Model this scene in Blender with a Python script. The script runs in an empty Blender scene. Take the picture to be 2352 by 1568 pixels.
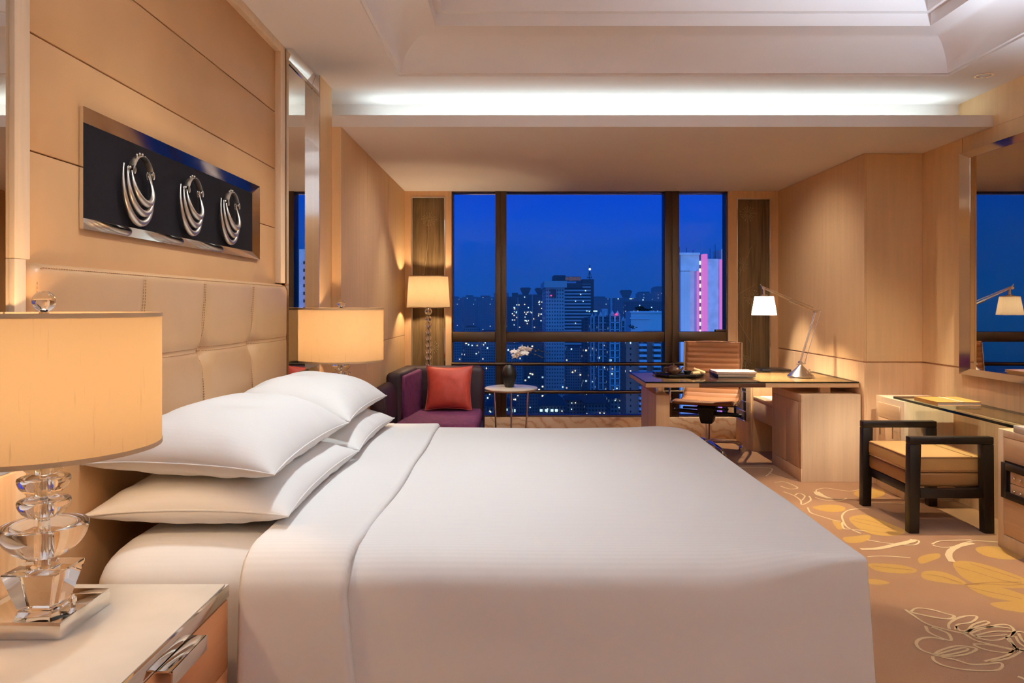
import bpy, bmesh, math, random
from mathutils import Vector, Matrix, noise
# hotel bedroom at dusk: king bed, crystal lamps, writing desk and vanity before a window over a city
EXPOSURE = 0.0
SKY = 1.25
LW = dict(bed1=10, bed2=12, floor=22, desk=60, cove=5, flood=170000, flood2=25000)
NEUT, WARM = (.90, .98, 1.0), (1.0, .88, .70)
UPL = (.76, .90, 1.06)
DOWNLIGHTS = [(-.95, .45), (.95, .45), (2.1, .45), (.95, -1.2), (2.1, -1.2), (-.2, -1.2), (2.80, 4.45), (2.84, 3.3)]
SPOTS = [
    ((-.45, 2.3, 2.80), (-.75, 2.6, .8), 68, NEUT, 95, .9, .05),
    ((-.45, 3.6, 2.80), (-.75, 3.4, .8), 68, NEUT, 95, .9, .05),
    ((2.1, .45, 2.71), (2.0, 1.4, 0), 20, NEUT, 100, .8, .05),
    ((2.80, 4.45, 2.71), (2.62, 4.42, 0), 320, WARM, 62, .3, .008),
    ((2.84, 3.3, 2.71), (2.5, 3.2, 0), 35, WARM, 80, .5, .03),
    ((1.9, 3.9, 2.9), (2.2, 5.4, 0), 120, WARM, 62, .8, .05),
    ((2.0, 7.0, 2.47), (2.0, 6.6, 0), 260, WARM, 52, .3, .02),
    ((-.2, 5.5, 2.47), (-1.14, 5.7, .8), 42, WARM, 125, 1, .03),  # unseen wash, added to brighten the left alcove wall
    ((1.6, 6.0, 2.47), (2.6, 6.3, .9), 55, WARM, 110, 1, .03),
    ((-.75, 6.1, 2.47), (-.8, 6.4, .4), 40, WARM, 75, .9, .02),
    ((.1, 6.0, 2.47), (-.05, 6.6, .7), 60, NEUT, 60, .9, .02),
    ((-.95, .7, 1.75), (-.9, .7, 2.8), 1150, UPL, 140, 1, .1),  # added uplight without a fitting, fill light off the ceiling
    ((2.65, 2.2, 1.75), (2.6, 2.2, 2.8), 900, UPL, 140, 1, .1),  # second added fill uplight, unseen
    ((1.0, -1.0, 1.75), (1.0, -.99, 2.8), 550, UPL, 140, 1, .1),  # third added fill uplight, unseen, behind the camera
]
POINTS = []

random.seed(7)
F, CX, CY, H = 1700.0, 1190.0, 700.0, 1.34     # focal length and horizon in photo pixels, eye height in metres
PI = math.pi
sc = bpy.context.scene
COL = sc.collection


def P(px, py, Y):
    return Vector(((px - CX) * Y / F, Y, H - (py - CY) * Y / F))


def fl(px, py, z=0.0):
    Y = (H - z) * F / (py - CY)
    return ((px - CX) * Y / F, Y)


# ------------------------------------------------------------------ mesh helpers
def NB():
    return bmesh.new()


def sharpen(bm, ang=math.radians(38)):
    bm.normal_update()
    for f in bm.faces:
        f.smooth = True
    for e in bm.edges:
        if len(e.link_faces) == 2:
            try:
                if e.calc_face_angle() > ang:
                    e.smooth = False
            except ValueError:
                pass


def obj(name, bm, mats=None, parent=None, world=False, smooth=True, ang=38):
    if smooth:
        sharpen(bm, math.radians(ang))
    me = bpy.data.meshes.new(name)
    if world and parent is not None:
        root = parent
        off = Vector((0, 0, 0))
        while root is not None:
            off += root.location
            root = root.parent
        bmesh.ops.translate(bm, verts=bm.verts, vec=-off)
    bm.to_mesh(me)
    bm.free()
    if mats is not None:
        for m in (mats if isinstance(mats, (list, tuple)) else [mats]):
            me.materials.append(m)
    o = bpy.data.objects.new(name, me)
    COL.objects.link(o)
    if parent is not None:
        o.parent = parent
    return o


def tag(o, label=None, cat=None, group=None, kind=None):
    if label:
        o['label'] = label
    if cat:
        o['category'] = cat
    if group:
        o['group'] = group
    if kind:
        o['kind'] = kind
    return o


def thing(name, label, cat, loc=(0, 0, 0), rotz=0.0, group=None):
    o = bpy.data.objects.new(name, None)
    o.empty_display_size = 0.1
    COL.objects.link(o)
    o.location = loc
    o.rotation_euler = (0, 0, rotz)
    return tag(o, label, cat, group)


def struct(name, bm, m, parent=None, **k):
    o = obj(name, bm, m, parent, **k)
    if parent is None:
        o['kind'] = 'structure'
    return o


def copy_tree(o, parent=None):
    c = o.copy()
    COL.objects.link(c)
    if parent is not None:
        c.parent = parent
    for ch in list(o.children):
        if ch.type != 'LIGHT':
            copy_tree(ch, c)
    return c


def box(bm, x0, x1, y0, y1, z0, z1, bev=0.0, seg=2, mi=0):
    vs = [bm.verts.new(p) for p in ((x0, y0, z0), (x1, y0, z0), (x1, y1, z0), (x0, y1, z0),
                                    (x0, y0, z1), (x1, y0, z1), (x1, y1, z1), (x0, y1, z1))]
    fs = [bm.faces.new([vs[i] for i in q]) for q in ((0, 3, 2, 1), (4, 5, 6, 7), (0, 1, 5, 4), (1, 2, 6, 5), (2, 3, 7, 6), (3, 0, 4, 7))]
    for f in fs:
        f.material_index = mi
    if bev > 0:
        es = list({e for f in fs for e in f.edges})
        r = bmesh.ops.bevel(bm, geom=es, offset=bev, segments=seg, profile=0.5, affect='EDGES')
        for f in r['faces']:
            f.material_index = mi
    return vs


def hexa(bm, pts, bev=0.0, seg=2, mi=0):
    """box from 8 points: bottom 4 (ccw), top 4"""
    vs = [bm.verts.new(p) for p in pts]
    fs = [bm.faces.new([vs[i] for i in q]) for q in ((0, 3, 2, 1), (4, 5, 6, 7), (0, 1, 5, 4), (1, 2, 6, 5), (2, 3, 7, 6), (3, 0, 4, 7))]
    for f in fs:
        f.material_index = mi
    if bev > 0:
        es = list({e for f in fs for e in f.edges})
        bmesh.ops.bevel(bm, geom=es, offset=bev, segments=seg, profile=0.5, affect='EDGES')


def surf(bm, fn, nu, nv, cu=False, cv=False, mi=0):
    """grid surface fn(i/nu, j/nv)"""
    iu = nu if cu else nu + 1
    jv = nv if cv else nv + 1
    g = [[bm.verts.new(fn(i / nu, j / nv)) for j in range(jv)] for i in range(iu)]
    for i in range(nu):
        for j in range(nv):
            a, b = g[i][j], g[(i + 1) % iu][j]
            c, d = g[(i + 1) % iu][(j + 1) % jv], g[i][(j + 1) % jv]
            f = bm.faces.new((a, b, c, d))
            f.material_index = mi
    return g


def lathe(bm, prof, c=(0, 0, 0), seg=32, cap0=False, cap1=False, mi=0, close=False):
    """prof: [(r, z)] about the z axis at c"""
    rings = []
    for r, z in prof:
        if r < 1e-6:
            rings.append([bm.verts.new((c[0], c[1], c[2] + z))])
        else:
            rings.append([bm.verts.new((c[0] + r * math.cos(2 * PI * k / seg), c[1] + r * math.sin(2 * PI * k / seg), c[2] + z)) for k in range(seg)])
    n = len(rings)
    for i in range(n if close else n - 1):
        A, B = rings[i], rings[(i + 1) % n]
        for k in range(seg):
            k2 = (k + 1) % seg
            if len(A) == 1 and len(B) == 1:
                continue
            if len(A) == 1:
                f = bm.faces.new((A[0], B[k2], B[k]))
            elif len(B) == 1:
                f = bm.faces.new((A[k], A[k2], B[0]))
            else:
                f = bm.faces.new((A[k], A[k2], B[k2], B[k]))
            f.material_index = mi
    if cap0 and len(rings[0]) > 1:
        bm.faces.new(rings[0][::-1]).material_index = mi
    if cap1 and len(rings[-1]) > 1:
        bm.faces.new(rings[-1]).material_index = mi


def sphere(bm, c, r, seg=20, mi=0, sz=1.0):
    n = max(6, seg // 2)
    lathe(bm, [(r * math.sin(PI * i / n), -r * sz * math.cos(PI * i / n)) for i in range(n + 1)], c, seg, mi=mi)


def tube(bm, pts, r, seg=10, closed=False, mi=0, sx=1.0):
    pts = [Vector(p) for p in pts]
    n = len(pts)
    rr = r if isinstance(r, (list, tuple)) else [r] * n
    t0 = None
    rings = []
    up = None
    for i in range(n):
        if closed:
            t = pts[(i + 1) % n] - pts[i - 1]
        else:
            t = pts[min(i + 1, n - 1)] - pts[max(i - 1, 0)]
        t.normalize()
        if up is None:
            up = Vector((0, 0, 1)) if abs(t.z) < 0.9 else Vector((1, 0, 0))
            up = (up - t * up.dot(t)).normalized()
        else:
            up = (up - t * up.dot(t))
            up = up.normalized() if up.length > 1e-6 else t.orthogonal().normalized()
        s = t.cross(up)
        rings.append([bm.verts.new(pts[i] + (up * math.cos(2 * PI * k / seg) * sx + s * math.sin(2 * PI * k / seg)) * rr[i]) for k in range(seg)])
    for i in range(n if closed else n - 1):
        A, B = rings[i], rings[(i + 1) % n]
        for k in range(seg):
            bm.faces.new((A[k], A[(k + 1) % seg], B[(k + 1) % seg], B[k])).material_index = mi
    if not closed:
        bm.faces.new(rings[0][::-1]).material_index = mi
        bm.faces.new(rings[-1]).material_index = mi


def prism(bm, poly, axis, a0, a1, bev=0.0, seg=2, mi=0):
    """extrude a 2-D polygon along axis: x -> (y,z), y -> (x,z), z -> (x,y)"""
    def pt(p, a):
        return {'x': (a, p[0], p[1]), 'y': (p[0], a, p[1]), 'z': (p[0], p[1], a)}[axis]
    A = [bm.verts.new(pt(p, a0)) for p in poly]
    B = [bm.verts.new(pt(p, a1)) for p in poly]
    fs = [bm.faces.new(A), bm.faces.new(B[::-1])]
    n = len(poly)
    for i in range(n):
        fs.append(bm.faces.new((A[i], B[i], B[(i + 1) % n], A[(i + 1) % n])))
    bmesh.ops.recalc_face_normals(bm, faces=fs)
    for f in fs:
        f.material_index = mi
    if bev > 0:
        es = list({e for f in fs for e in f.edges})
        bmesh.ops.bevel(bm, geom=es, offset=bev, segments=seg, profile=0.5, affect='EDGES')


def catmull(pts, n=6):
    P4 = [Vector(p) for p in pts]
    if len(P4) < 3:
        return P4
    out = []
    for i in range(len(P4) - 1):
        p0, p1, p2, p3 = P4[max(i - 1, 0)], P4[i], P4[i + 1], P4[min(i + 2, len(P4) - 1)]
        for k in range(n):
            t = k / n
            out.append(0.5 * ((2 * p1) + (p2 - p0) * t + (2 * p0 - 5 * p1 + 4 * p2 - p3) * t * t + (3 * p1 - p0 - 3 * p2 + p3) * t ** 3))
    out.append(P4[-1])
    return out


def rot_bm(bm, verts, ang, axis, cen):
    bmesh.ops.rotate(bm, verts=verts, cent=cen, matrix=Matrix.Rotation(ang, 3, axis))


# ------------------------------------------------------------------ materials
def lin(c):
    c = c / 255.0
    return c / 12.92 if c <= 0.04045 else ((c + 0.055) / 1.055) ** 2.4


def C(r, g, b):
    return (lin(r), lin(g), lin(b), 1.0)


class MT:
    def __init__(s, name):
        s.m = bpy.data.materials.new(name)
        s.m.use_nodes = True
        s.t = s.m.node_tree
        s.b = s.t.nodes['Principled BSDF']
        s.o = s.t.nodes['Material Output']

    def n(s, typ, **k):
        nd = s.t.nodes.new(typ)
        for a, v in k.items():
            setattr(nd, a, v)
        return nd

    def l(s, a, b):
        s.t.links.new(a, b)

    def co(s, scale=(1, 1, 1), rot=(0, 0, 0)):
        tc = s.n('ShaderNodeTexCoord')
        mp = s.n('ShaderNodeMapping')
        mp.inputs['Scale'].default_value = scale
        mp.inputs['Rotation'].default_value = rot
        s.l(tc.outputs['Object'], mp.inputs['Vector'])
        return mp.outputs['Vector']

    def noise(s, vec, scale=5, detail=4, rough=.5, dist=0):
        nd = s.n('ShaderNodeTexNoise')
        nd.inputs['Scale'].default_value = scale
        nd.inputs['Detail'].default_value = detail
        nd.inputs['Roughness'].default_value = rough
        nd.inputs['Distortion'].default_value = dist
        s.l(vec, nd.inputs['Vector'])
        return nd.outputs['Fac']

    def ramp(s, fac, stops):
        nd = s.n('ShaderNodeValToRGB')
        cr = nd.color_ramp
        while len(cr.elements) < len(stops):
            cr.elements.new(0.5)
        for e, (p, c) in zip(cr.elements, stops):
            e.position = p
            e.color = c
        s.l(fac, nd.inputs['Fac'])
        return nd.outputs['Color']

    def math(s, op, a, b=None, clamp=False):
        nd = s.n('ShaderNodeMath', operation=op, use_clamp=clamp)
        for i, v in enumerate((a, b)):
            if v is None:
                continue
            if isinstance(v, (int, float)):
                nd.inputs[i].default_value = v
            else:
                s.l(v, nd.inputs[i])
        return nd.outputs[0]

    def mix(s, fac, a, b):
        nd = s.n('ShaderNodeMix', data_type='RGBA')
        for i, v in ((0, fac), (6, a), (7, b)):
            if isinstance(v, (int, float)):
                nd.inputs[i].default_value = v
            elif isinstance(v, tuple):
                nd.inputs[i].default_value = v
            else:
                s.l(v, nd.inputs[i])
        return nd.outputs[2]

    def bump(s, h, strength=.2, dist=.01):
        nd = s.n('ShaderNodeBump')
        nd.inputs['Strength'].default_value = strength
        nd.inputs['Distance'].default_value = dist
        s.l(h, nd.inputs['Height'])
        s.l(nd.outputs['Normal'], s.b.inputs['Normal'])

    def set(s, **k):
        for a, v in k.items():
            i = s.b.inputs[{'col': 'Base Color', 'rough': 'Roughness', 'metal': 'Metallic', 'trans': 'Transmission Weight', 'ior': 'IOR',
                            'spec': 'Specular IOR Level', 'sheen': 'Sheen Weight', 'coat': 'Coat Weight', 'emit': 'Emission Color',
                            'es': 'Emission Strength', 'sub': 'Subsurface Weight', 'coatr': 'Coat Roughness', 'sheenr': 'Sheen Roughness', 'aniso': 'Anisotropic'}[a]]
            if isinstance(v, (int, float, tuple)):
                i.default_value = v
            else:
                s.l(v, i)
        return s


def plain(name, c, rough=.5, var=.06, scale=8, bump=0, bs=60, **k):
    t = MT(name)
    v = t.co()
    nf = t.noise(v, scale, 3)
    a = tuple(min(1, x * (1 + var)) for x in c[:3]) + (1,)
    b = tuple(x * (1 - var) for x in c[:3]) + (1,)
    t.set(col=t.ramp(nf, [(.3, b), (.7, a)]), rough=rough, **k)
    if bump:
        t.bump(t.noise(v, bs, 3), bump, .005)
    return t.m


def wood(name, c, rough=.45, axis='z', var=.14, scale=1.0, spec=.35, fig=.5):
    t = MT(name)
    s = {'z': (26, 26, 1.3), 'x': (1.3, 26, 26), 'y': (26, 1.3, 26)}[axis]
    v = t.co(tuple(x * scale for x in s))
    n1 = t.noise(v, 1.6, 5, .6, .6)
    v2 = t.co(tuple(x * .35 * scale for x in s))
    n2 = t.noise(v2, 1.2, 3, .5)
    f = t.math('ADD', t.math('MULTIPLY', n1, 1 - fig), t.math('MULTIPLY', n2, fig))
    a = tuple(min(1, x * (1 + var)) for x in c[:3]) + (1,)
    b = tuple(x * (1 - var) for x in c[:3]) + (1,)
    t.set(col=t.ramp(f, [(.3, b), (.7, a)]), rough=rough, spec=spec)
    t.bump(n1, .04, .002)
    return t.m


def fabric_wall(name, c):
    t = MT(name)
    v = t.co()
    wv = t.n('ShaderNodeTexWave', wave_type='BANDS', bands_direction='Z')
    wv.inputs['Scale'].default_value = 90
    wv.inputs['Distortion'].default_value = 1.0
    wv.inputs['Detail'].default_value = 2
    t.l(v, wv.inputs['Vector'])
    v2 = t.co((14, 14, 1.0))
    n2 = t.noise(v2, 1.5, 4, .6)
    f = t.math('ADD', t.math('MULTIPLY', wv.outputs['Fac'], .35), t.math('MULTIPLY', n2, .65))
    a = tuple(min(1, x * 1.09) for x in c[:3]) + (1,)
    b = tuple(x * .91 for x in c[:3]) + (1,)
    t.set(col=t.ramp(f, [(.25, b), (.75, a)]), rough=.48, spec=.2)
    t.bump(wv.outputs['Fac'], .12, .001)
    return t.m


def leather(name, c, rough=.42, bs=260, bump=.12, spec=.4):
    t = MT(name)
    v = t.co()
    n1 = t.noise(v, 3, 3)
    vo = t.n('ShaderNodeTexVoronoi')
    vo.inputs['Scale'].default_value = bs
    t.l(v, vo.inputs['Vector'])
    a = tuple(min(1, x * 1.06) for x in c[:3]) + (1,)
    b = tuple(x * .94 for x in c[:3]) + (1,)
    t.set(col=t.ramp(n1, [(.3, b), (.7, a)]), rough=rough, spec=spec)
    t.bump(vo.outputs['Distance'], bump, .001)
    return t.m


def metal(name, c, rough=.1, scale=30):
    t = MT(name)
    v = t.co()
    n1 = t.noise(v, scale, 2)
    r = t.n('ShaderNodeMapRange')
    r.inputs['To Min'].default_value = max(0.01, rough * .8)
    r.inputs['To Max'].default_value = rough * 1.25
    t.l(n1, r.inputs['Value'])
    t.set(col=c, metal=1.0, rough=r.outputs['Result'])
    return t.m


def crystal(name, c=(1, 1, 1, 1), ior=1.5, rough=0.0):
    t = MT(name)
    t.set(col=c, rough=rough, trans=1.0, ior=ior)
    return t.m


def pane_mat(name, tint=(1, 1, 1, 1), refl=.06, rough=0.0):
    t = MT(name)
    t.t.nodes.remove(t.b)
    tr = t.n('ShaderNodeBsdfTransparent')
    tr.inputs['Color'].default_value = tint
    gl = t.n('ShaderNodeBsdfGlossy')
    gl.inputs['Roughness'].default_value = rough
    fr = t.n('ShaderNodeFresnel')
    fr.inputs['IOR'].default_value = 1.45
    ge = t.n('ShaderNodeNewGeometry')
    front = t.math('SUBTRACT', 1.0, ge.outputs['Backfacing'])
    k = t.math('MULTIPLY', t.math('MULTIPLY', fr.outputs['Fac'], refl / .04, True), front)
    mx = t.n('ShaderNodeMixShader')
    t.l(k, mx.inputs['Fac'])
    t.l(tr.outputs[0], mx.inputs[1])
    t.l(gl.outputs[0], mx.inputs[2])
    t.l(mx.outputs[0], t.o.inputs['Surface'])
    return t.m


def shade_mat(name, c, tw=.5, streak=True, pleat=0):
    t = MT(name)
    t.t.nodes.remove(t.b)
    col = c
    if streak:
        v = t.co((70, 70, 4.0))
        n1 = t.noise(v, 2.2, 2, .5)
        a = tuple(min(1, x * 1.0) for x in c[:3]) + (1,)
        b = tuple(x * .78 for x in c[:3]) + (1,)
        col = t.ramp(n1, [(.22, b), (.34, a)])
    d = t.n('ShaderNodeBsdfDiffuse')
    tl = t.n('ShaderNodeBsdfTranslucent')
    mx = t.n('ShaderNodeMixShader')
    mx.inputs['Fac'].default_value = tw
    for nd in (d, tl):
        if isinstance(col, tuple):
            nd.inputs['Color'].default_value = col
        else:
            t.l(col, nd.inputs['Color'])
    t.l(d.outputs[0], mx.inputs[1])
    t.l(tl.outputs[0], mx.inputs[2])
    t.l(mx.outputs[0], t.o.inputs['Surface'])
    return t.m


def emit_mat(name, c, s):
    t = MT(name)
    t.set(col=(0, 0, 0, 1), emit=c, es=s)
    return t.m


def linen(name, c, stripe=True):
    t = MT(name)
    v = t.co()
    n1 = t.noise(v, 2.5, 3)
    wv = t.n('ShaderNodeTexWave', wave_type='BANDS', bands_direction='Y')
    wv.inputs['Scale'].default_value = 24
    wv.inputs['Distortion'].default_value = .15
    t.l(v, wv.inputs['Vector'])
    k = .022 if stripe else .008
    f = t.math('ADD', t.math('MULTIPLY', n1, .5), t.math('MULTIPLY', wv.outputs['Fac'], .5))
    a = tuple(min(1, x * (1 + k)) for x in c[:3]) + (1,)
    b = tuple(x * (1 - k) for x in c[:3]) + (1,)
    t.set(col=t.ramp(f, [(.2, b), (.8, a)]), rough=.75, spec=.2, sheen=.15)
    t.bump(t.noise(v, 7, 4, .55), .12, .02)
    return t.m


M = {}
M['ceil'] = plain('ceiling_plaster', C(241, 236, 236), .85, .012, 2)
M['maple'] = wood('maple_veneer', C(222, 184, 143))
M['maple_h'] = wood('maple_veneer_horizontal', C(222, 184, 143), axis='x')
M['maple_y'] = wood('maple_veneer_lengthwise', C(222, 184, 143), axis='y')
M['maple_lt'] = wood('pale_sycamore_veneer', C(228, 200, 166), fig=.7)
M['cherry'] = wood('reddish_cherry_veneer', C(190, 126, 80), axis='y')
M['walnut'] = wood('dark_walnut_inlay', C(78, 46, 30), axis='x')
M['wenge'] = wood('dark_wenge', C(17, 11, 9), rough=.35, axis='z', spec=.4)
M['wallfab'] = fabric_wall('woven_wall_covering', C(222, 184, 138))
M['leatherwall'] = leather('tan_wall_leather', C(190, 144, 97), .5, bs=420, bump=.05, spec=.25)
M['headleather'] = leather('tan_headboard_leather', C(188, 148, 106), .38, spec=.45)
M['stitch'] = plain('brown_thread', C(150, 108, 70), .8)
M['nicheshade'] = plain('niche_shade_black', C(40, 28, 20), .8)
M['chrome'] = metal('polished_chrome', (.86, .84, .81, 1), .07)
M['steel'] = metal('brushed_steel', (.84, .82, .79, 1), .2)
M['silver'] = metal('aged_silver', (.62, .57, .50, 1), .34, 60)
M['mirror'] = metal('mirror_silvering', (.82, .78, .70, 1), .008)
M['mirrordim'] = metal('dimmed_silvering', (.62, .53, .42, 1), .008)  # dark tint put in to dim the reflected window
M['black'] = plain('black_lacquer', C(22, 18, 17), .3)
M['blackmat'] = plain('black_plastic', C(16, 15, 15), .5)
M['velvetart'] = plain('dark_brown_velvet', C(22, 17, 19), .95, .15, 40, spec=.1)
M['linen'] = linen('white_satin_stripe_linen', (.80, .785, .77, 1))
M['cotton'] = linen('white_pillow_cotton', (.80, .79, .775, 1), False)
M['sheet'] = linen('white_fitted_sheet', (.78, .765, .75, 1), False)
M['stone'] = plain('cream_onyx_top', C(212, 200, 184), .22, .07, 5)
M['shade'] = shade_mat('cream_silk_shade', (.44, .305, .175, 1), .5)
M['shadef'] = shade_mat('cream_linen_shade', (.21, .158, .10, 1), .5)
M['shadetrim'] = plain('beige_shade_trim', C(168, 136, 100), .7)
M['shadew'] = shade_mat('white_pleated_shade', (.7, .66, .58, 1), .5, False)
M['crystal'] = crystal('clear_crystal')
M['plum'] = plain('plum_velvet', C(104, 40, 84), .8, .3, 28, bump=.25, bs=70)
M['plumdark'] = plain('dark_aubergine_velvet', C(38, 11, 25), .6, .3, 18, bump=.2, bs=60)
M['rust'] = plain('rust_red_silk', C(180, 62, 46), .55, .1, 20, bump=.1, bs=120)
M['piping'] = plain('cushion_piping', C(150, 56, 44), .6)
M['marble'] = None
M['tanleather'] = leather('tan_seat_leather', C(164, 112, 74), .42)
M['stoolleather'] = leather('caramel_stool_leather', C(190, 148, 92), .4, bump=.08)
M['stooldark'] = leather('brown_stool_leather', C(150, 104, 60), .42, bump=.08)
M['bronze'] = metal('dark_bronze_frame', (.095, .066, .045, 1), .42)
M['deskglass'] = pane_mat('smoked_desk_glass', (.88, .87, .80, 1), .03)
M['glassedge'] = plain('dark_glass_edge', C(14, 26, 22), .08)
M['vanglass'] = pane_mat('clear_green_glass', (.88, .93, .87, 1), .035)
M['pane'] = pane_mat('window_glass', (.97, .98, 1.0, 1), .015)
M['flower'] = plain('white_orchid_petal', C(246, 238, 232), .6, .04, 30)
M['stem'] = plain('dark_green_stem', C(44, 46, 24), .6)
M['bud'] = plain('yellow_green_bud', C(120, 108, 44), .6)
M['teapot'] = plain('brown_clay', C(84, 54, 34), .35)
M['paper'] = plain('white_paper', C(226, 220, 210), .7, .03)
M['pages'] = plain('page_edges', C(206, 192, 176), .8, .06, 90)
M['orange'] = plain('orange_cover', C(214, 148, 70), .5)
M['towel'] = plain('cream_rolled_towel', C(214, 184, 138), .9)
M['blue'] = plain('blue_cover', C(60, 90, 160), .4)


def marble():
    t = MT('veined_beige_marble')
    v = t.co((1, 1, 1), (0, .5, .3))
    n1 = t.noise(v, 5, 6, .65, 1.6)
    wv = t.n('ShaderNodeTexWave', wave_type='BANDS', bands_direction='DIAGONAL')
    wv.inputs['Scale'].default_value = 5
    wv.inputs['Distortion'].default_value = 12
    wv.inputs['Detail'].default_value = 5
    t.l(v, wv.inputs['Vector'])
    f = t.math('ADD', t.math('MULTIPLY', n1, .5), t.math('MULTIPLY', wv.outputs['Fac'], .5))
    t.set(col=t.ramp(f, [(.26, C(194, 150, 118)), (.38, C(212, 178, 146)), (.8, C(218, 188, 158))]), rough=.25)
    return t.m


M['marble'] = marble()


def carpet():
    t = MT('tan_wool_carpet')
    v = t.co()
    n1 = t.noise(v, 1.3, 3)
    n2 = t.noise(v, 420, 2)
    f = t.math('ADD', t.math('MULTIPLY', n1, .55), t.math('MULTIPLY', n2, .45))
    t.set(col=t.ramp(f, [(.3, C(132, 91, 61)), (.7, C(174, 127, 86))]), rough=.95, spec=.05, sheen=.2)
    t.bump(n2, .5, .006)
    return t.m


def pile(name, c):
    t = MT(name)
    v = t.co()
    n2 = t.noise(v, 420, 2)
    a = tuple(min(1, x * 1.15) for x in c[:3]) + (1,)
    b = tuple(x * .82 for x in c[:3]) + (1,)
    t.set(col=t.ramp(n2, [(.3, b), (.7, a)]), rough=.95, spec=.05, sheen=.2)
    t.bump(n2, .5, .006)
    return t.m


M['carpet'] = carpet()
M['petal'] = pile('ochre_petal_pile', C(186, 140, 62))
M['petaldk'] = pile('brown_vein_pile', C(160, 112, 54))
M['line'] = pile('cream_line_pile', C(214, 184, 138))


def deco():
    t = MT('smoky_curtain_print')
    v = t.co((9, 9, .55))
    n1 = t.noise(v, 2.0, 5, .6, 1.2)
    v2 = t.co((60, 60, .8))
    n2 = t.noise(v2, 1.5, 3)
    f = t.math('ADD', t.math('MULTIPLY', n1, .7), t.math('MULTIPLY', n2, .3))
    t.set(col=t.ramp(f, [(.3, C(84, 66, 46)), (.5, C(142, 118, 86)), (.7, C(172, 148, 114))]), rough=.5)
    return t.m


M['deco'] = deco()
M['etch'] = plain('pale_etched_line', C(196, 178, 144), .5)
M['decoglass'] = pane_mat('panel_glass', (.96, .95, .92, 1), .03)
# ================================================================== ROOM SHELL
YW = 7.40          # window wall
# ---- carpet floor with its woven flower pattern
def ribbon(bm, pts, w, mi, z):
    p = catmull([(a[0], a[1], 0) for a in pts], 5)
    n = len(p)
    L, R = [], []
    for i in range(n):
        t = p[min(i + 1, n - 1)] - p[max(i - 1, 0)]
        s = Vector((-t.y, t.x, 0))
        s = s.normalized() if s.length > 1e-6 else Vector((1, 0, 0))
        ww = w * (0.75 + 0.5 * abs(noise.noise(Vector((p[i].x * 9, p[i].y * 9, w * 50)))))
        L.append(bm.verts.new((p[i].x + s.x * ww / 2, p[i].y + s.y * ww / 2, z)))
        R.append(bm.verts.new((p[i].x - s.x * ww / 2, p[i].y - s.y * ww / 2, z)))
    for i in range(n - 1):
        bm.faces.new((R[i], R[i + 1], L[i + 1], L[i])).material_index = mi


def blob(bm, pts, mi, z):
    q = list(pts)
    p = catmull([(a[0], a[1], 0) for a in (q[-1:] + q + q[:2])], 5)[5:-5]
    vs = [bm.verts.new((a.x, a.y, z)) for a in p[:-1]]
    c = sum((a for a in p[:-1]), Vector()) / (len(p) - 1)
    cv = bm.verts.new((c.x, c.y, z))
    for i in range(len(vs)):
        f = bm.faces.new((vs[i], vs[(i + 1) % len(vs)], cv))
        f.material_index = mi
        f.normal_update()
        if f.normal.z < 0:
            f.normal_flip()


bm = NB()
g = 24
surf(bm, lambda u, v: Vector((-1.45 + 4.9 * u, -2.6 + 10.2 * v, 0)), 10, 16)
Z = lambda pts: [fl(1700 + x / 3.0276, 1050 + y / 3.0276) for x, y in pts]
petals = [
    [(1240, 700), (1300, 675), (1380, 668), (1390, 695), (1330, 720), (1255, 740)],
    [(1265, 800), (1330, 788), (1420, 800), (1520, 840), (1575, 885), (1480, 880), (1350, 862), (1270, 840)],
    [(1480, 735), (1560, 720), (1700, 745), (1840, 790), (1990, 850), (1990, 905), (1800, 905), (1640, 880), (1530, 820)],
    [(890, 742), (1000, 740), (1120, 750), (1225, 780), (1200, 805), (1060, 805), (940, 785)],
    [(1580, 890), (1700, 890), (1850, 915), (1990, 965), (1990, 1005), (1860, 995), (1730, 970), (1640, 935)],
    [(1740, 1015), (1860, 1003), (1990, 1005), (1990, 1075), (1900, 1070), (1800, 1050)],
    [(505, 345), (600, 330), (690, 335), (732, 352), (715, 375), (620, 380), (540, 365)],
    [(760, 420), (860, 400), (960, 430), (1060, 470), (1150, 510), (1110, 540), (980, 545), (870, 520), (790, 470)],
    [(715, 560), (800, 548), (900, 540), (890, 575), (820, 595), (745, 592)],
    [(790, 245), (880, 220), (990, 228), (1000, 262), (920, 285), (830, 278)],
    [(1640, 630), (1760, 618), (1900, 645), (1990, 690), (1900, 712), (1760, 700), (1670, 670)],
    [(890, 850), (960, 850), (1040, 872), (980, 885), (905, 880)],
    [(640, 440), (700, 455), (720, 490), (680, 500)],
]
for i, q in enumerate(petals):
    blob(bm, Z(q), 1, .0006 + .00002 * i)
veins = [[(1560, 885), (1700, 880), (1850, 890), (1980, 885)], [(1560, 895), (1700, 930), (1850, 960), (1960, 985)], [(1500, 760), (1640, 800), (1800, 850), (1960, 880)],
         [(1290, 815), (1400, 830), (1540, 875)], [(780, 440), (900, 470), (1100, 515)], [(800, 425), (930, 450), (1080, 500)], [(820, 495), (960, 520), (1100, 530)],
         [(920, 755), (1050, 770), (1200, 785)], [(1600, 740), (1760, 790), (1950, 850)], [(1600, 880), (1760, 870), (1960, 868)]]
for q in veins:
    ribbon(bm, Z(q), .009, 2, .0012)
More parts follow.
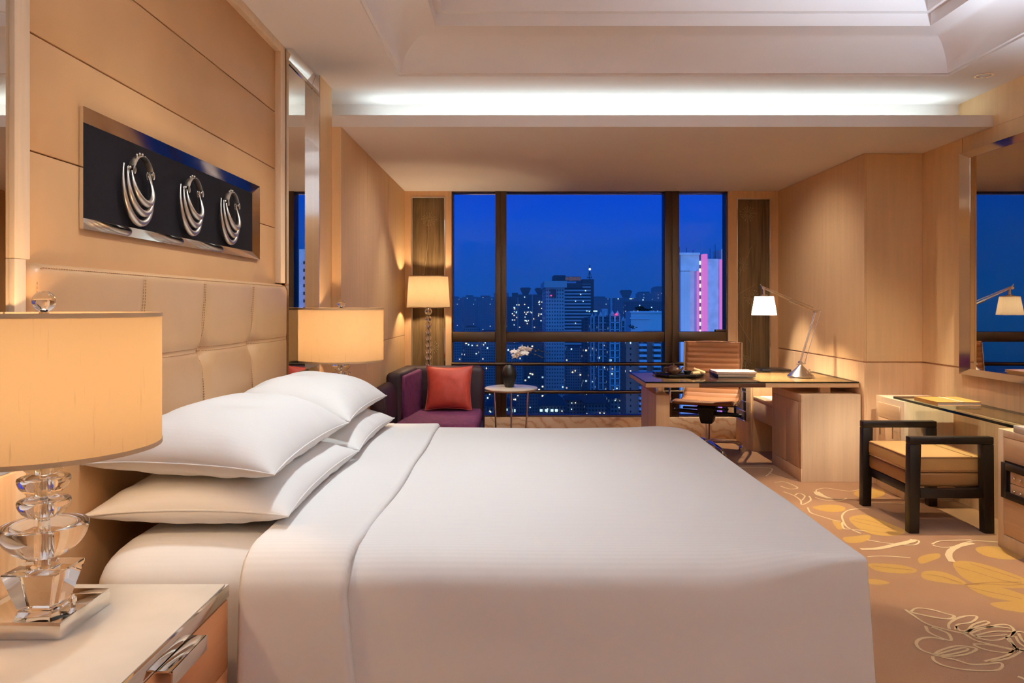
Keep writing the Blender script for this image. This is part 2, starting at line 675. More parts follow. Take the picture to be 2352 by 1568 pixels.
cream = [
    [(1150, 1060), (1190, 1090), (1290, 1155), (1400, 1190), (1480, 1210), (1560, 1230), (1640, 1275), (1780, 1310), (1900, 1335)],
    [(1185, 1075), (1230, 1050), (1330, 1060), (1420, 1085), (1490, 1105), (1450, 1125), (1360, 1115), (1260, 1095), (1190, 1078)],
    [(1455, 1195), (1452, 1160), (1500, 1125), (1570, 1105), (1640, 1105), (1640, 1125), (1600, 1150), (1510, 1165), (1500, 1200)],
    [(1500, 1175), (1530, 1205), (1580, 1205), (1620, 1165), (1700, 1140), (1730, 1150), (1700, 1165), (1640, 1180), (1580, 1215)],
    [(1600, 1225), (1700, 1190), (1800, 1165), (1870, 1170), (1905, 1210), (1860, 1250), (1760, 1275), (1650, 1255), (1600, 1225)],
    [(1560, 1222), (1650, 1190), (1780, 1180), (1880, 1190)], [(1640, 1240), (1760, 1212), (1885, 1212)], [(1640, 1250), (1740, 1245), (1860, 1235)],
    [(1290, 1175), (1310, 1215), (1380, 1250), (1465, 1275), (1450, 1230), (1400, 1205), (1330, 1180)],
    [(1340, 1370), (1260, 1340), (1225, 1300), (1250, 1265), (1330, 1253), (1420, 1270)],
    [(1340, 1380), (1380, 1350), (1450, 1325), (1520, 1312), (1600, 1320), (1645, 1335), (1590, 1365), (1500, 1382), (1400, 1384), (1340, 1380)],
    [(1360, 1375), (1460, 1345), (1560, 1325), (1580, 1342), (1480, 1368), (1400, 1380)],
    [(1340, 1385), (1350, 1415), (1420, 1450), (1540, 1475), (1680, 1485), (1790, 1480), (1825, 1450), (1800, 1430), (1700, 1440), (1600, 1440), (1500, 1410), (1400, 1390)],
    [(1620, 1300), (1700, 1302), (1800, 1320), (1900, 1345), (1860, 1360), (1760, 1350), (1680, 1330), (1620, 1305)],
    [(1740, 1420), (1860, 1400), (1940, 1360), (1965, 1330), (1900, 1345), (1850, 1380), (1700, 1420)],
    [(1890, 1250), (1905, 1220), (1945, 1212), (1990, 1225)], [(1850, 1250), (1880, 1290), (1940, 1340), (1990, 1345)], [(1915, 1245), (1940, 1290), (1990, 1325)],
    [(1870, 1255), (1900, 1300), (1920, 1345)], [(1935, 1225), (1960, 1270), (1990, 1295)],
    [(885, 575), (1000, 595), (1100, 605), (1200, 612), (1240, 597), (1240, 580), (1205, 573)],
    [(1340, 612), (1400, 627), (1480, 622), (1560, 595), (1640, 582), (1800, 590)], [(1335, 605), (1380, 585), (1480, 578), (1610, 575)],
    [(885, 692), (960, 688), (1060, 690), (1185, 700)],
    [(0, 72), (130, 72), (220, 78), (205, 110), (180, 130)], [(205, 110), (260, 130), (340, 150), (430, 160)], [(240, 175), (300, 170), (360, 190), (400, 215), (340, 220), (280, 200)],
    [(530, 240), (535, 225), (600, 215), (700, 230), (780, 235), (870, 215)], [(530, 240), (560, 265), (620, 285), (700, 290)], [(300, 240), (370, 265), (420, 300), (430, 330), (490, 300), (480, 270)],
    [(380, 265), (410, 250), (450, 270), (430, 300)], [(900, 360), (830, 358), (750, 370), (710, 405), (720, 450), (750, 490), (840, 530)], [(720, 450), (710, 460), (720, 495), (760, 500), (890, 515)],
    [(470, 350), (490, 385), (560, 410), (660, 440), (700, 445)], [(880, 320), (1000, 318), (1140, 325)], [(740, 285), (700, 300), (600, 300), (520, 280)],
    [(1700, 400), (1760, 410), (1800, 400), (1790, 385)], [(1320, 305), (1450, 300), (1600, 305)],
    [(1930, 1525), (1960, 1535), (1990, 1550)],
]
for q in cream:
    ribbon(bm, Z(q), .013, 3, .0016)
ribbon(bm, Z([(838, 640), (960, 635), (1080, 610), (1180, 588), (1210, 575)]), .04, 3, .0018)
ribbon(bm, Z([(1475, 728), (1450, 685), (1470, 645), (1530, 615), (1620, 598)]), .04, 3, .0018)
ribbon(bm, Z([(530, 240), (560, 265), (620, 285)]), .05, 3, .0018)
# the pattern repeats over the rest of the carpet
for k in range(16):
    cx, cy, ca = random.uniform(1.0, 2.9), random.uniform(-1.5, 2.4), random.uniform(0, 6.28)
    if k > 10:
        cx, cy = random.uniform(-.9, 2.0), random.uniform(4.5, 7.0)
    for j in range(5):
        a = ca + j * 1.1
        pts = [(cx + math.cos(a + da) * r, cy + math.sin(a + da) * r) for r, da in ((.03, 0), (.14, -.35), (.26, -.2), (.33, 0), (.26, .2), (.14, .35), (.03, .05))]
        if k % 2:
            ribbon(bm, pts, .013, 3, .0016)
        else:
            blob(bm, pts, 1, .0007 + .00001 * j)
floor = struct('floor', bm, [M['carpet'], M['petal'], M['petaldk'], M['line']], smooth=False)

# ---- left wall: substrate, leather panels, wooden frame, piers
bm = NB()
box(bm, -1.45, -1.295, -2.6, YW + .2, 0, 2.9)
wl = struct('wall_left', bm, M['maple'])
def lp(y0, y1, z0, z1):
    b = NB()
    box(b, -1.297, -1.28, y0, y1, z0, z1, .005, 2)
    obj('leather_panel', b, M['leatherwall'], wl)
for z0, z1 in ((2.057, 2.353), (2.356, 2.70)):
    lp(1.86, 3.905, z0, z1)
for poly in ([(1.86, 1.747), (2.161, 1.747), (2.161, 1.916), (3.628, 1.916), (3.628, 1.747), (3.905, 1.747), (3.905, 2.054), (1.86, 2.054)],
             [(1.86, .05), (3.905, .05), (3.905, 1.744), (3.628, 1.744), (3.628, 1.566), (2.161, 1.566), (2.161, 1.744), (1.86, 1.744)]):
    b = NB()
    prism(b, poly, 'x', -1.297, -1.28, .004, 2)
    obj('leather_panel', b, M['leatherwall'], wl)
b = NB()
box(b, -1.30, -1.25, 3.90, 3.98, 1.456, 2.72, .003)
box(b, -1.30, -1.25, 1.838, 1.897, 1.456, 2.72, .003)
box(b, -1.30, -1.25, 1.838, 1.882, 0, 1.456, .003)
box(b, -1.30, -1.25, 1.897, 3.90, 2.676, 2.72, .002)
obj('panel_frame', b, M['maple_lt'], wl)
b = NB()
box(b, -1.295, -1.19, 4.45, 4.73, 0, 2.80)
obj('wall_pier', b, M['wallfab'], wl)
b = NB()
box(b, -1.295, -1.14, 4.73, YW + .1, 0, 2.4775)
obj('alcove_lining', b, M['wallfab'], wl)
b = NB()
for z0, z1 in ((0, 1.036), (1.042, 2.477)):
    for y0, y1 in ((4.735, 5.55), (5.554, 6.45), (6.454, YW - .002)):
        box(b, -1.145, -1.132, y0, y1, z0, z1, .0015, 1)
obj('alcove_panel', b, M['wallfab'], wl)
b = NB()
box(b, -1.30, -1.245, 3.99, 4.45, 0, .925, .002)
box(b, -1.30, -1.245, .6, 1.838, 0, .925, .002)
box(b, -1.30, -1.25, -2.6, .6, 0, 2.72, .002)
obj('wainscot', b, M['maple'], wl)

# ---- right wall and the pier that narrows the window alcove
bm = NB()
box(bm, 3.05, 3.3, -2.6, YW + .2, 0, 2.9)
wr = struct('wall_right', bm, M['maple'])
b = NB()
box(b, 2.61, 3.06, 5.57, YW + .1, 0, 2.4775)
obj('wall_pier', b, M['maple'], wr)
b = NB()
for z0, z1, in ((.915, 2.477),):
    box(b, 2.598, 2.612, 5.556, YW - .002, z0, z1, .0015, 1)
    box(b, 2.6125, 3.036, 5.556, 5.572, z0, z1, .0015, 1)
    box(b, 3.036, 3.052, 5.06, 5.57, z0, z1, .0015, 1)
    box(b, 3.036, 3.052, -2.6, 5.055, z0, z1, .0015, 1)
box(b, 3.036, 3.052, -2.6, 5.57, 2.477, 2.8)
obj('wall_panel', b, M['wallfab'], wr)
b = NB()
box(b, 2.60, 2.612, 5.558, YW - .002, 0, .905, .0015, 1)
box(b, 2.6125, 3.038, 5.558, 5.572, 0, .905, .0015, 1)
box(b, 3.038, 3.052, -2.6, 5.57, 0, .905, .0015, 1)
obj('wainscot', b, M['maple'], wr)

# ---- wall behind the camera
bm = NB()
box(bm, -1.45, 3.3, -2.75, -2.6, 0, 2.9)
struct('wall_entrance', bm, M['wallfab'])

# ---- ceiling: flat border, coffer with a cavetto, cove and dropped soffit over the window
bm = NB()
tx0, tx1, ty0, ty1, zc = -.72, 2.60, .9, 4.47, 2.72
prof = [(0, 0), (0, .012), (.018, .012), (.018, .02)]
for i in range(1, 13):
    a = PI / 2 * i / 12
    prof.append((.02 + .228 * (1 - math.cos(a)), .02 + .19 * math.sin(a)))
prof += [(.25, .28), (.285, .28), (.285, .40)]
def ring(d, dz):
    return [bm.verts.new(p) for p in ((tx0 + d, ty0 + d, zc + dz), (tx1 - d, ty0 + d, zc + dz), (tx1 - d, ty1 - d, zc + dz), (tx0 + d, ty1 - d, zc + dz))]
rr = [ring(*p) for p in prof]
for A, B in zip(rr, rr[1:]):
    for k in range(4):
        bm.faces.new((A[k], A[(k + 1) % 4], B[(k + 1) % 4], B[k]))
bm.faces.new(rr[-1])
out = [bm.verts.new(p) for p in ((-1.45, -2.7, zc), (3.2, -2.7, zc), (3.2, 5.10, zc), (-1.45, 5.10, zc))]
for k in range(4):
    bm.faces.new((out[k], out[(k + 1) % 4], rr[0][(k + 1) % 4], rr[0][k]))
box(bm, -1.45, 3.2, 5.10, 5.2, 2.48, 2.8)
bmesh.ops.recalc_face_normals(bm, faces=bm.faces)
ce = struct('ceiling', bm, M['ceil'], ang=30)
b = NB()
prism(b, [(4.73, 2.478), (YW + .25, 2.478), (YW + .25, 2.51), (4.76, 2.51), (4.76, 2.552), (4.73, 2.552)], 'x', -1.19, 3.05)
obj('window_soffit', b, M['ceil'], ce)
bm = NB()
box(bm, -1.6, 3.5, -2.8, YW + .2, 3.3, 3.35)
obj('roof_slab', bm, M['ceil'], ce)
b = NB()
for x, y in DOWNLIGHTS:
    lathe(b, [(.052, 0), (.052, -.004), (.040, -.004), (.036, .03)], (x, y, zc), 24)
obj('downlight_rim', b, M['chrome'], ce)

# ---- window wall: sill, wood casings, two decorative glazed panels
bm = NB()
box(bm, -1.14, 2.61, YW - .02, YW + .2, 0, .218, .004)
struct('trim_1', bm, M['marble'])
bm = NB()
def casing(x0, x1, p0, p1, zt, zb):
    box(bm, x0, p0, YW, YW + .2, .218, 2.48)
    box(bm, p1, x1, YW, YW + .2, .218, 2.48)
    box(bm, p0, p1, YW, YW + .2, zt, 2.48)
    box(bm, p0, p1, YW, YW + .2, .218, zb)
    box(bm, p0, p1, YW + .08, YW + .2, zb, zt)
casing(-1.14, -.666, -1.066, -.727, 2.42, .26)
casing(2.10, 2.61, 2.185, 2.525, 2.405, .26)
wb = struct('wall_back', bm, M['maple'])
bm = NB()
box(bm, -1.45, 3.3, YW + .06, YW + .25, 2.48, 2.9)
obj('wall_header', bm, M['ceil'], wb)


def deco_panel(label, x0, x1, z0, z1, seed):
    t = thing('decorative_glass_panel', label, 'wall panel', ((x0 + x1) / 2, YW + .05, z0), group=None)
    b = NB()
    box(b, x0 + .012, x1 - .012, YW + .055, YW + .075, z0 + .012, z1 - .012)
    obj('backing', b, M['deco'], t, world=True)
    b = NB()
    box(b, x0 + .011, x1 - .011, YW + .022, YW + .028, z0 + .011, z1 - .011)
    obj('glass', b, M['decoglass'], t, world=True)
    b = NB()
    for q in ((x0, x0 + .012, z0, z1), (x1 - .012, x1, z0, z1), (x0 + .012, x1 - .012, z0, z0 + .012), (x0 + .012, x1 - .012, z1 - .012, z1)):
        box(b, q[0], q[1], YW - .004, YW + .075, q[2], q[3])
    obj('frame', b, M['chrome'], t, world=True)
    rnd = random.Random(seed)
    b = None
    yy = YW + .053
    w, h = x1 - x0, z1 - z0
    def li(pts, r=.0018):
        tube(b, [(max(x0 + .014, min(x1 - .014, a)), yy, max(z0 + .014, min(z1 - .014, c))) for a, c in pts], r, 4)
    heads = [(.38, .93, .075), (.17, .69, .07), (.5, .54, .075), (.3, .24, .06)] if seed == 2 else [(.5, .9, .07), (.6, .3, .06)]
    for hx, hz, hr in heads:
        b = NB()
        cx, cz = x0 + w * hx, z0 + h * hz
        for k in range(16):
            a = 2 * PI * k / 16 + rnd.uniform(-.1, .1)
            r = hr * rnd.uniform(.85, 1.1)
            ex, ez = cx + r * math.cos(a), cz + r * math.sin(a)
            if x0 + .02 < ex < x1 - .02:
                li([(cx + .25 * r * math.cos(a), cz + .25 * r * math.sin(a)), (ex, ez)])
                sphere(b, (ex, yy, ez), .005, 6)
        bend = rnd.uniform(-.12, .12)
        li(catmull([(cx, cz, 0), (cx + bend * .3, cz - h * .15, 0), (cx + bend, cz - h * .3, 0)], 5) and
           [(p.x, p.y) for p in catmull([(cx, cz, 0), (cx + bend * .3, cz - h * .15, 0), (cx + bend, cz - h * .3, 0)], 5)], .0022)
        obj('etched_flower', b, M['etch'], t, world=True)
    if seed == 2:
        for q in (((.02, .62), (w * .5, .78)), ((.02, .44), (w * .45, .33)), ((.02, .55), (w * .6, .60))):
            b = NB()
            li([(x0 + q[0][0], z0 + h * q[0][1]), (x0 + q[1][0], z0 + h * q[1][1])])
            obj('etched_stem', b, M['etch'], t, world=True)
    return t


deco_panel('tall smoky glass panel behind the floor lamp and the purple armchair', -1.066, -.727, .26, 2.42, 1)
deco_panel('tall brown glass panel with dandelion lines behind the desk lamp', 2.185, 2.525, .26, 2.405, 2)

# ---- the window: frame members and panes
win = tag(bpy.data.objects.new('window_1', None), kind='structure')
COL.objects.link(win)
wx0, wx1 = -.666, 2.10
b = NB()
for x0, x1 in ((-.228, -.118), (1.467, 1.612)):
    w = (x1 - x0)
    box(b, x0, x0 + w * .48, YW + .0, YW + .16, .218, 2.48, .002)
    box(b, x0 + w * .52, x1, YW + .0, YW + .16, .218, 2.48, .002)
    box(b, x0 + w * .4, x0 + w * .6, YW + .012, YW + .15, .218, 2.48)
box(b, wx0, wx0 + .014, YW + .02, YW + .16, .218, 2.48)
box(b, wx1 - .014, wx1, YW + .02, YW + .16, .218, 2.48)
obj('mullion', b, M['bronze'], win)
b = NB()
for x0, x1 in ((wx0, -.228), (-.118, 1.467), (1.612, wx1)):
    box(b, x0, x1, YW + .015, YW + .14, .97, 1.07, .002)
    box(b, x0, x1, YW + .02, YW + .14, .218, .234, .002)
    box(b, x0, x1, YW + .02, YW + .14, 2.468, 2.48, .002)
obj('transom', b, M['bronze'], win)
for z in (.75, .470):
    b = NB()
    tube(b, [(wx0, YW + .0, z), (wx1, YW + .0, z)], .019, 12)
    obj('safety_rail', b, M['bronze'], win)
for x0, x1 in ((wx0 + .013, -.227), (-.119, 1.468), (1.611, wx1 - .013)):
    for z0, z1 in ((.233, .971), (1.069, 2.469)):
        b = NB()
        box(b, x0, x1, YW + .096, YW + .104, z0, z1)
        obj('pane', b, M['pane'], win, smooth=False)
b = NB()
box(b, 1.985, 2.085, YW + .03, YW + .09, 1.07, 1.092, .003)
obj('window_latch', b, M['bronze'], win)

# ---- mirrors
def bevel_frame(b, axis_x, sgn, y0, y1, z0, z1, wy0, wy1, wz0, wz1, h_out, h_in, mi=0):
    """rectangular frame on a wall at x=axis_x; outer rect, member widths, outer/inner protrusion along sgn"""
    o = [(y0, z0), (y1, z0), (y1, z1), (y0, z1)]
    i_ = [(y0 + wy0, z0 + wz0), (y1 - wy1, z0 + wz0), (y1 - wy1, z1 - wz1), (y0 + wy0, z1 - wz1)]
    R = []
    for rect, hgt in ((o, 0.0), (o, h_out), (i_, h_in), (i_, 0.0)):
        R.append([b.verts.new((axis_x + sgn * hgt, p[0], p[1])) for p in rect])
    fs = []
    for A, B in zip(R, R[1:] + R[:1]):
        for k in range(4):
            f = b.faces.new((A[k], A[(k + 1) % 4], B[(k + 1) % 4], B[k]))
            f.material_index = mi
            fs.append(f)
    bmesh.ops.recalc_face_normals(b, faces=fs)


def wall_mirror(label, y0, y1, xf=-1.235, fo=.04, to=.023):
    t = thing('wall_mirror', label, 'mirror', (-1.295, (y0 + y1) / 2, .925), group=None)
    b = NB()
    box(b, -1.294, xf, y0 + .002, y1 - .002, .95, 2.66)
    obj('mirror_glass', b, M['mirror'], t, world=True, smooth=False)
    b = NB()
    hexa(b, [(-1.29, y0, .926), (xf + fo, y0, .926), (xf + fo, y1, .926), (-1.29, y1, .926), (-1.29, y0, .985), (xf, y0, .965), (xf, y1, .965), (-1.29, y1, .985)])
    obj('bottom_frame', b, M['chrome'], t, world=True)
    b = NB()
    hexa(b, [(-1.29, y0, 2.655), (xf, y0, 2.655), (xf, y1, 2.655), (-1.29, y1, 2.655), (-1.29, y0, 2.719), (xf + to, y0, 2.719), (xf + to, y1, 2.719), (-1.29, y1, 2.719)])
    box(b, xf, xf + .005, y0, y1, 2.635, 2.655)
    obj('top_frame', b, M['chrome'], t, world=True)
    return t, b


t, _ = wall_mirror('tall narrow mirror in the headboard wall beside the far bedside lamp', 3.983, 4.436)
b = NB()
box(b, -1.235, -1.192, 4.438, 4.448, .93, 2.719)
box(b, -1.235, -1.229, 4.428, 4.438, .966, 2.634)
obj('side_strip', b, M['chrome'], t, world=True)
t, _ = wall_mirror('mirror at the near end of the headboard wall, beside the large bedside lamp', .62, 1.836, -1.262, .006, .008)

t = thing('wall_mirror', 'large chrome-framed mirror over the glass-topped vanity', 'mirror', (3.036, 4.0, .87))
b = NB()
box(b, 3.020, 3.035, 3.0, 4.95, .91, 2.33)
obj('mirror_glass', b, M['mirrordim'], t, world=True, smooth=False)
b = NB()
bevel_frame(b, 3.036, -1, 2.95, 5.02, .873, 2.362, .07, .075, .04, .04, .045, .018)
obj('frame', b, M['chrome'], t, world=True)
# ================================================================== BED
bed = thing('bed', 'king-size bed made up in white linen against the tan leather headboard', 'bed', (-.1, 2.95, 0))
b = NB()
box(b, -1.16, .80, 2.05, 3.85, .02, .32, .02)
obj('base', b, M['plumdark'], bed, world=True)


def rounded_slab(bm, x0, x1, y0, y1, ztop, zbot, rx, ry, rz, corner=.05, corners=(None,) * 4, flare=.0, crown=.012, wr=.0, seed=0, nd=26, dens=.035, tight=None, open_head=False):
    """cloth-like slab: outline with rounded corners, side wall, elliptical top edge, slight crown"""
    cr = [c if c is not None else corner for c in corners]   # order: (x0,y0) (x1,y0) (x1,y1) (x0,y1)
    out = []
    cs = [(x0, y0, PI, 1.5 * PI), (x1, y0, 1.5 * PI, 2 * PI), (x1, y1, 0, .5 * PI), (x0, y1, .5 * PI, PI)]
    sx = (1, -1, -1, 1)
    sy = (1, 1, -1, -1)
    for k, (cx, cy, a0, a1) in enumerate(cs):
        r = cr[k]
        n = max(3, int(r / .02))
        for i in range(n + 1):
            a = a0 + (a1 - a0) * i / n
            out.append((cx + sx[k] * r + r * math.cos(a), cy + sy[k] * r + r * math.sin(a)))
    pts = []
    for i in range(len(out)):
        a, c = out[i], out[(i + 1) % len(out)]
        d = math.hypot(c[0] - a[0], c[1] - a[1])
        m = max(1, int(d / dens))
        for j in range(m):
            pts.append((a[0] + (c[0] - a[0]) * j / m, a[1] + (c[1] - a[1]) * j / m))
    cx, cy, hx, hy = (x0 + x1) / 2, (y0 + y1) / 2, (x1 - x0) / 2, (y1 - y0) / 2
    levels = []
    for i in range(9):
        t = i / 9
        levels.append((-flare * (1 - t), -flare * (1 - t), zbot + (ztop - rz - zbot) * t))
    for i in range(9):
        a = PI / 2 * i / 8
        levels.append((rx * (1 - math.cos(a)), ry * (1 - math.cos(a)), ztop - rz * (1 - math.sin(a))))
    for i in range(1, nd):
        k = i / nd
        levels.append((rx + (hx - rx) * k, ry + (hy - ry) * k, ztop + crown * math.sin(PI / 2 * k)))
    rings = []
    for li_, (dx, dy, z0_) in enumerate(levels):
        R = []
        for (x, y) in pts:
            kk = 1.0
            if tight is not None:
                q_ = max(0.0, min(1.0, (x - tight) / (x1 - tight)))
                kk = 1 - .84 * q_ * q_ * (3 - 2 * q_)
            if 8 < li_ < 18:
                dyk, z = dy * kk, ztop - (ztop - z0_) * kk
            elif li_ <= 8:
                dyk, z = dy, zbot + (z0_ - zbot) * ((ztop - rz * kk - zbot) / (ztop - rz - zbot))
            else:
                dyk, z = ry * kk + (dy - ry) * (hy - ry * kk) / (hy - ry), z0_
            X = cx + (x - cx) * (1 - dx / hx)
            Y = cy + (y - cy) * (1 - dyk / hy)
            q = Vector((X * 2.1 + seed, Y * 2.1, z * 2.1))
            nz = noise.noise(q) * wr
            side = li_ < 9
            if side:
                amp = 1 - li_ / 9
                fold = noise.noise(Vector((X * 5 + seed, Y * 5, z * .8))) * wr * 1.6 * amp
                ox = (x - cx) / hx
                oy = (y - cy) / hy
                if abs(oy) > abs(ox):
                    Y += fold * (1 if oy > 0 else -1)
                else:
                    X += fold * (1 if ox > 0 else -1)
                R.append(bm.verts.new((X, Y, z)))
            else:
                R.append(bm.verts.new((X, Y, z + nz)))
        rings.append(R)
    n = len(pts)
    for A, B in zip(rings, rings[1:]):
        for k in range(n):
            bm.faces.new((A[k], A[(k + 1) % n], B[(k + 1) % n], B[k]))
    bm.faces.new(rings[-1])
    if open_head:
        bmesh.ops.delete(bm, geom=[f for f in bm.faces if f.calc_center_median().x < x0 + .03 and f.calc_center_median().z < ztop - .004], context='FACES')


b = NB()
rounded_slab(b, -1.17, .83, 1.975, 3.925, .675, .28, .10, .17, .11, .12, wr=.004, seed=3)
obj('mattress', b, M['sheet'], bed, world=True, ang=60)

dv = thing('duvet', 'white satin-stripe duvet spread over the king-size bed down to the carpet', 'duvet', (.2, 2.95, .02))
b = NB()
rounded_slab(b, -.50, .897, 1.895, 4.01, .694, .03, .014, .13, .09, .05, (.03, .008, .22, .03), flare=.035, crown=.008, wr=.006, seed=11, tight=.5, open_head=True)
obj('duvet_cover', b, M['linen'], dv, world=True, ang=60)


def band_fn(u, v):
    """turned-down band: v runs from near hem over the top to the far hem, u across X"""
    y0, y1, zt, r = 1.872, 4.035, .712, .12
    L1 = zt - r - .02
    La = PI / 2 * r
    L2 = y1 - y0 - 2 * r
    tot = 2 * L1 + 2 * La + L2
    s = v * tot
    if s < L1:
        y, z = y0 - .03 * (1 - s / L1), .02 + s
    elif s < L1 + La:
        a = (s - L1) / r
        y, z = y0 + r * (1 - math.cos(a)), zt - r + r * math.sin(a) * 1.0
    elif s < L1 + La + L2:
        y, z = y0 + r + (s - L1 - La), zt
    elif s < L1 + 2 * La + L2:
        a = (s - L1 - La - L2) / r
        y, z = y1 - r + r * math.sin(a), zt - r + r * math.cos(a)
    else:
        q = s - L1 - 2 * La - L2
        y, z = y1 + .02 * q / L1, zt - r - q
    xa = -.712 + .008 * noise.noise(Vector((1, s * 1.3, 0)))
    xb = -.415 + .018 * noise.noise(Vector((5, s * 1.7, 0))) - .02 * max(0, 1 - abs(s - L1) / .25)
    x = xa + (xb - xa) * u
    e = min(u, 1 - u)
    k = min(1, e / .06)
    lift = -.016 * (1 - math.sqrt(max(0, 1 - (1 - k) ** 2)))
    wv = noise.noise(Vector((x * 4, s * 2.4, 3))) * .004
    if s < L1 + La * .5:
        y -= lift + wv * 1.2
    elif s > L1 + La * 1.5 + L2:
        y += lift
    else:
        z += lift + wv
    return Vector((x, y, z))


b = NB()
surf(b, band_fn, 26, 150)
o = obj('turned_down_band', b, M['linen'], dv, world=True, ang=70)
sm = o.modifiers.new('thick', 'SOLIDIFY')
sm.thickness = .012
sm.offset = -1


TOPS = []


def pillow(bm, cx, cy, zs, W, L, up, dn, seed, tilt=0.0, lean=0.0, n=44, rest=None):
    def outline(u, v):
        x = u * (1 - .075 * (1 - u * u * 0 - v * v) * abs(u) ** 3)
        y = v * (1 - .055 * (1 - u * u) * abs(v) ** 3)
        return x * W / 2, y * L / 2

    def half(sg, amp):
        def fn(a, c):
            u, v = 2 * a - 1, 2 * c - 1
            u = math.copysign(1 - (1 - abs(u)) ** 1.35, u)
            v = math.copysign(1 - (1 - abs(v)) ** 1.35, v)
            x, y = outline(u, v)
            k = max(0, 1 - abs(u) ** 2.6) ** (.62 if sg > 0 else .45) * max(0, 1 - abs(v) ** 3.4) ** (.55 if sg > 0 else .42)
            edge = (1 - k)
            wr = noise.noise(Vector((x * 6 + seed, y * 6, seed))) * .011 * k
            wr += noise.noise(Vector((x * 16 + seed, y * 16, seed))) * .006 * min(1, k * 2) * min(1, edge * 2.5)
            sag = -.010 * (abs(u * v)) ** 3
            z = zs + sg * (amp * k + wr * min(1, k * 3)) + sag + tilt * (x / W) + lean * (y / L)
            if rest is not None and sg < 0:
                z = max(z, rest(cx + x, cy + y))
            return Vector((cx + x, cy + y, z))
        return fn
    TOPS.append((half(1, up), cx, cy, W, L))
    g1 = surf(bm, half(1, up), n, n)
    g2 = surf(bm, half(-1, dn), n, n)
    for row in range(n):
        for col in range(n):
            pass
    bmesh.ops.remove_doubles(bm, verts=bm.verts, dist=.0006)
    bmesh.ops.recalc_face_normals(bm, faces=bm.faces)
    return outline


def rest_bed(x, y):
    return .6785 if x < -.78 else .6785 + .041 * min(1, (x + .78) / .04)


def rest_on(k):
    """height of the top of an earlier pillow below a point"""
    fn, cx, cy, W, L = TOPS[k]
    pts = [[fn(i / 44, j / 44) for j in range(45)] for i in range(45)]
    flat = [p for r in pts for p in r]
    from mathutils import kdtree
    kd = kdtree.KDTree(len(flat))
    for i, p in enumerate(flat):
        kd.insert((p.x, p.y, 0), i)
    kd.balance()

    def f(x, y):
        near = kd.find_n((x, y, 0), 4)
        if near[0][2] > .03:
            return -1
        return max(flat[i].z for _, i, d in near) + .003
    return f


def make_pillow(label, cx, cy, zs, W, L, up, dn, seed, tilt, lean, group, rest=None):
    t = thing('pillow', label, 'pillow', (cx, cy, zs - dn), 0, group)
    b = NB()
    ol = pillow(b, cx, cy, zs, W, L, up, dn, seed, tilt, lean, rest=rest)
    obj('pillowcase', b, M['cotton'], t, world=True, ang=80)
    b = NB()
    pts = []
    for k in range(4):
        for i in range(24):
            s = -1 + 2 * i / 24
            u, v = ((s, -1), (1, s), (-s, 1), (-1, -s))[k]
            x, y = ol(u, v)
            pts.append((cx + x, cy + y, zs - .010 * abs(u * v) ** 3 + tilt * x / W + lean * y / L))
    tube(b, pts, .0028, 6, True)
    obj('seam', b, M['cotton'], t, world=True)


make_pillow('lower white pillow of the stack nearest the large bedside lamp', -.932, 2.535, .758, .575, .925, .085, .076, 1, -.0, .0, 'bed pillows', rest_bed)
make_pillow('lower white pillow of the far stack, beneath the pillow by the far bedside lamp', -.932, 3.435, .76, .575, .85, .085, .076, 2, 0, 0, 'bed pillows', rest_bed)
make_pillow('top white pillow of the stack nearest the large bedside lamp', -.955, 2.535, .888, .54, .92, .125, .066, 5, -.03, .0, 'bed pillows', rest_on(0))
make_pillow('top white pillow of the far stack, closest to the far bedside lamp', -.955, 3.435, .892, .54, .85, .125, .066, 9, -.03, .0, 'bed pillows', rest_on(1))

# ---- headboard
hb = thing('headboard', 'wide tan leather headboard with button tufts behind the bed', 'headboard', (-1.28, 2.94, .05))
tufts = (2.457, 2.93, 3.465)
zt_ = 1.165
y0, y1, z0, z1 = 1.885, 3.985, .06, 1.449


def hb_fn(u, v):
    y, z = y0 + (y1 - y0) * u, z0 + (z1 - z0) * v
    d = 0.0
    for ty in tufts:
        dy, dz = y - ty, z - zt_
        bow = .018 * math.exp(-((dz + .14) / .1) ** 2) - .012 * math.exp(-((dz - .12) / .1) ** 2)
        depth = .0012 + .016 * math.exp(-(dz / .15) ** 2)
        d += depth * math.exp(-((dy - bow * .5) / .022) ** 2)
        d += .036 * math.exp(-(dy / .05) ** 2 - ((dz + .25 * abs(dy)) / .035) ** 2)
    hz = min(abs(y - t) for t in tufts)
    d += (.004 + .009 * math.exp(-(hz / .12) ** 2)) * math.exp(-((z - zt_) / .014) ** 2)
    puff = 0
    cells = [y0] + list(tufts) + [y1]
    for a, c in zip(cells, cells[1:]):
        if a <= y <= c:
            q = (y - a) / (c - a)
            puff = .017 * math.sin(PI * q) ** .7
    if z > zt_:
        puff = puff * max(0, 1 - ((z - zt_) / (z1 - zt_)) ** 1.2) + .006 * (z - zt_) / (z1 - zt_)
    e = min(y - y0, y1 - y, z1 - z)
    er = .03
    rnd = -(er - math.sqrt(max(0, er * er - max(0, er - e) ** 2))) if e < er else 0
    # rounded top corners
    yy, zz = y, z
    R = .05
    for yc, s in ((y0 + R, -1), (y1 - R, 1)):
        if (y - yc) * s > 0 and z > z1 - R:
            vx, vz = (y - yc), z - (z1 - R)
            m = max(abs(vx), abs(vz))
            l = math.hypot(vx, vz)
            if l > 0:
                yy, zz = yc + vx * m / l, z1 - R + vz * m / l
    return Vector((max(-1.277, -1.243 - d + puff + rnd * .9), yy, zz))


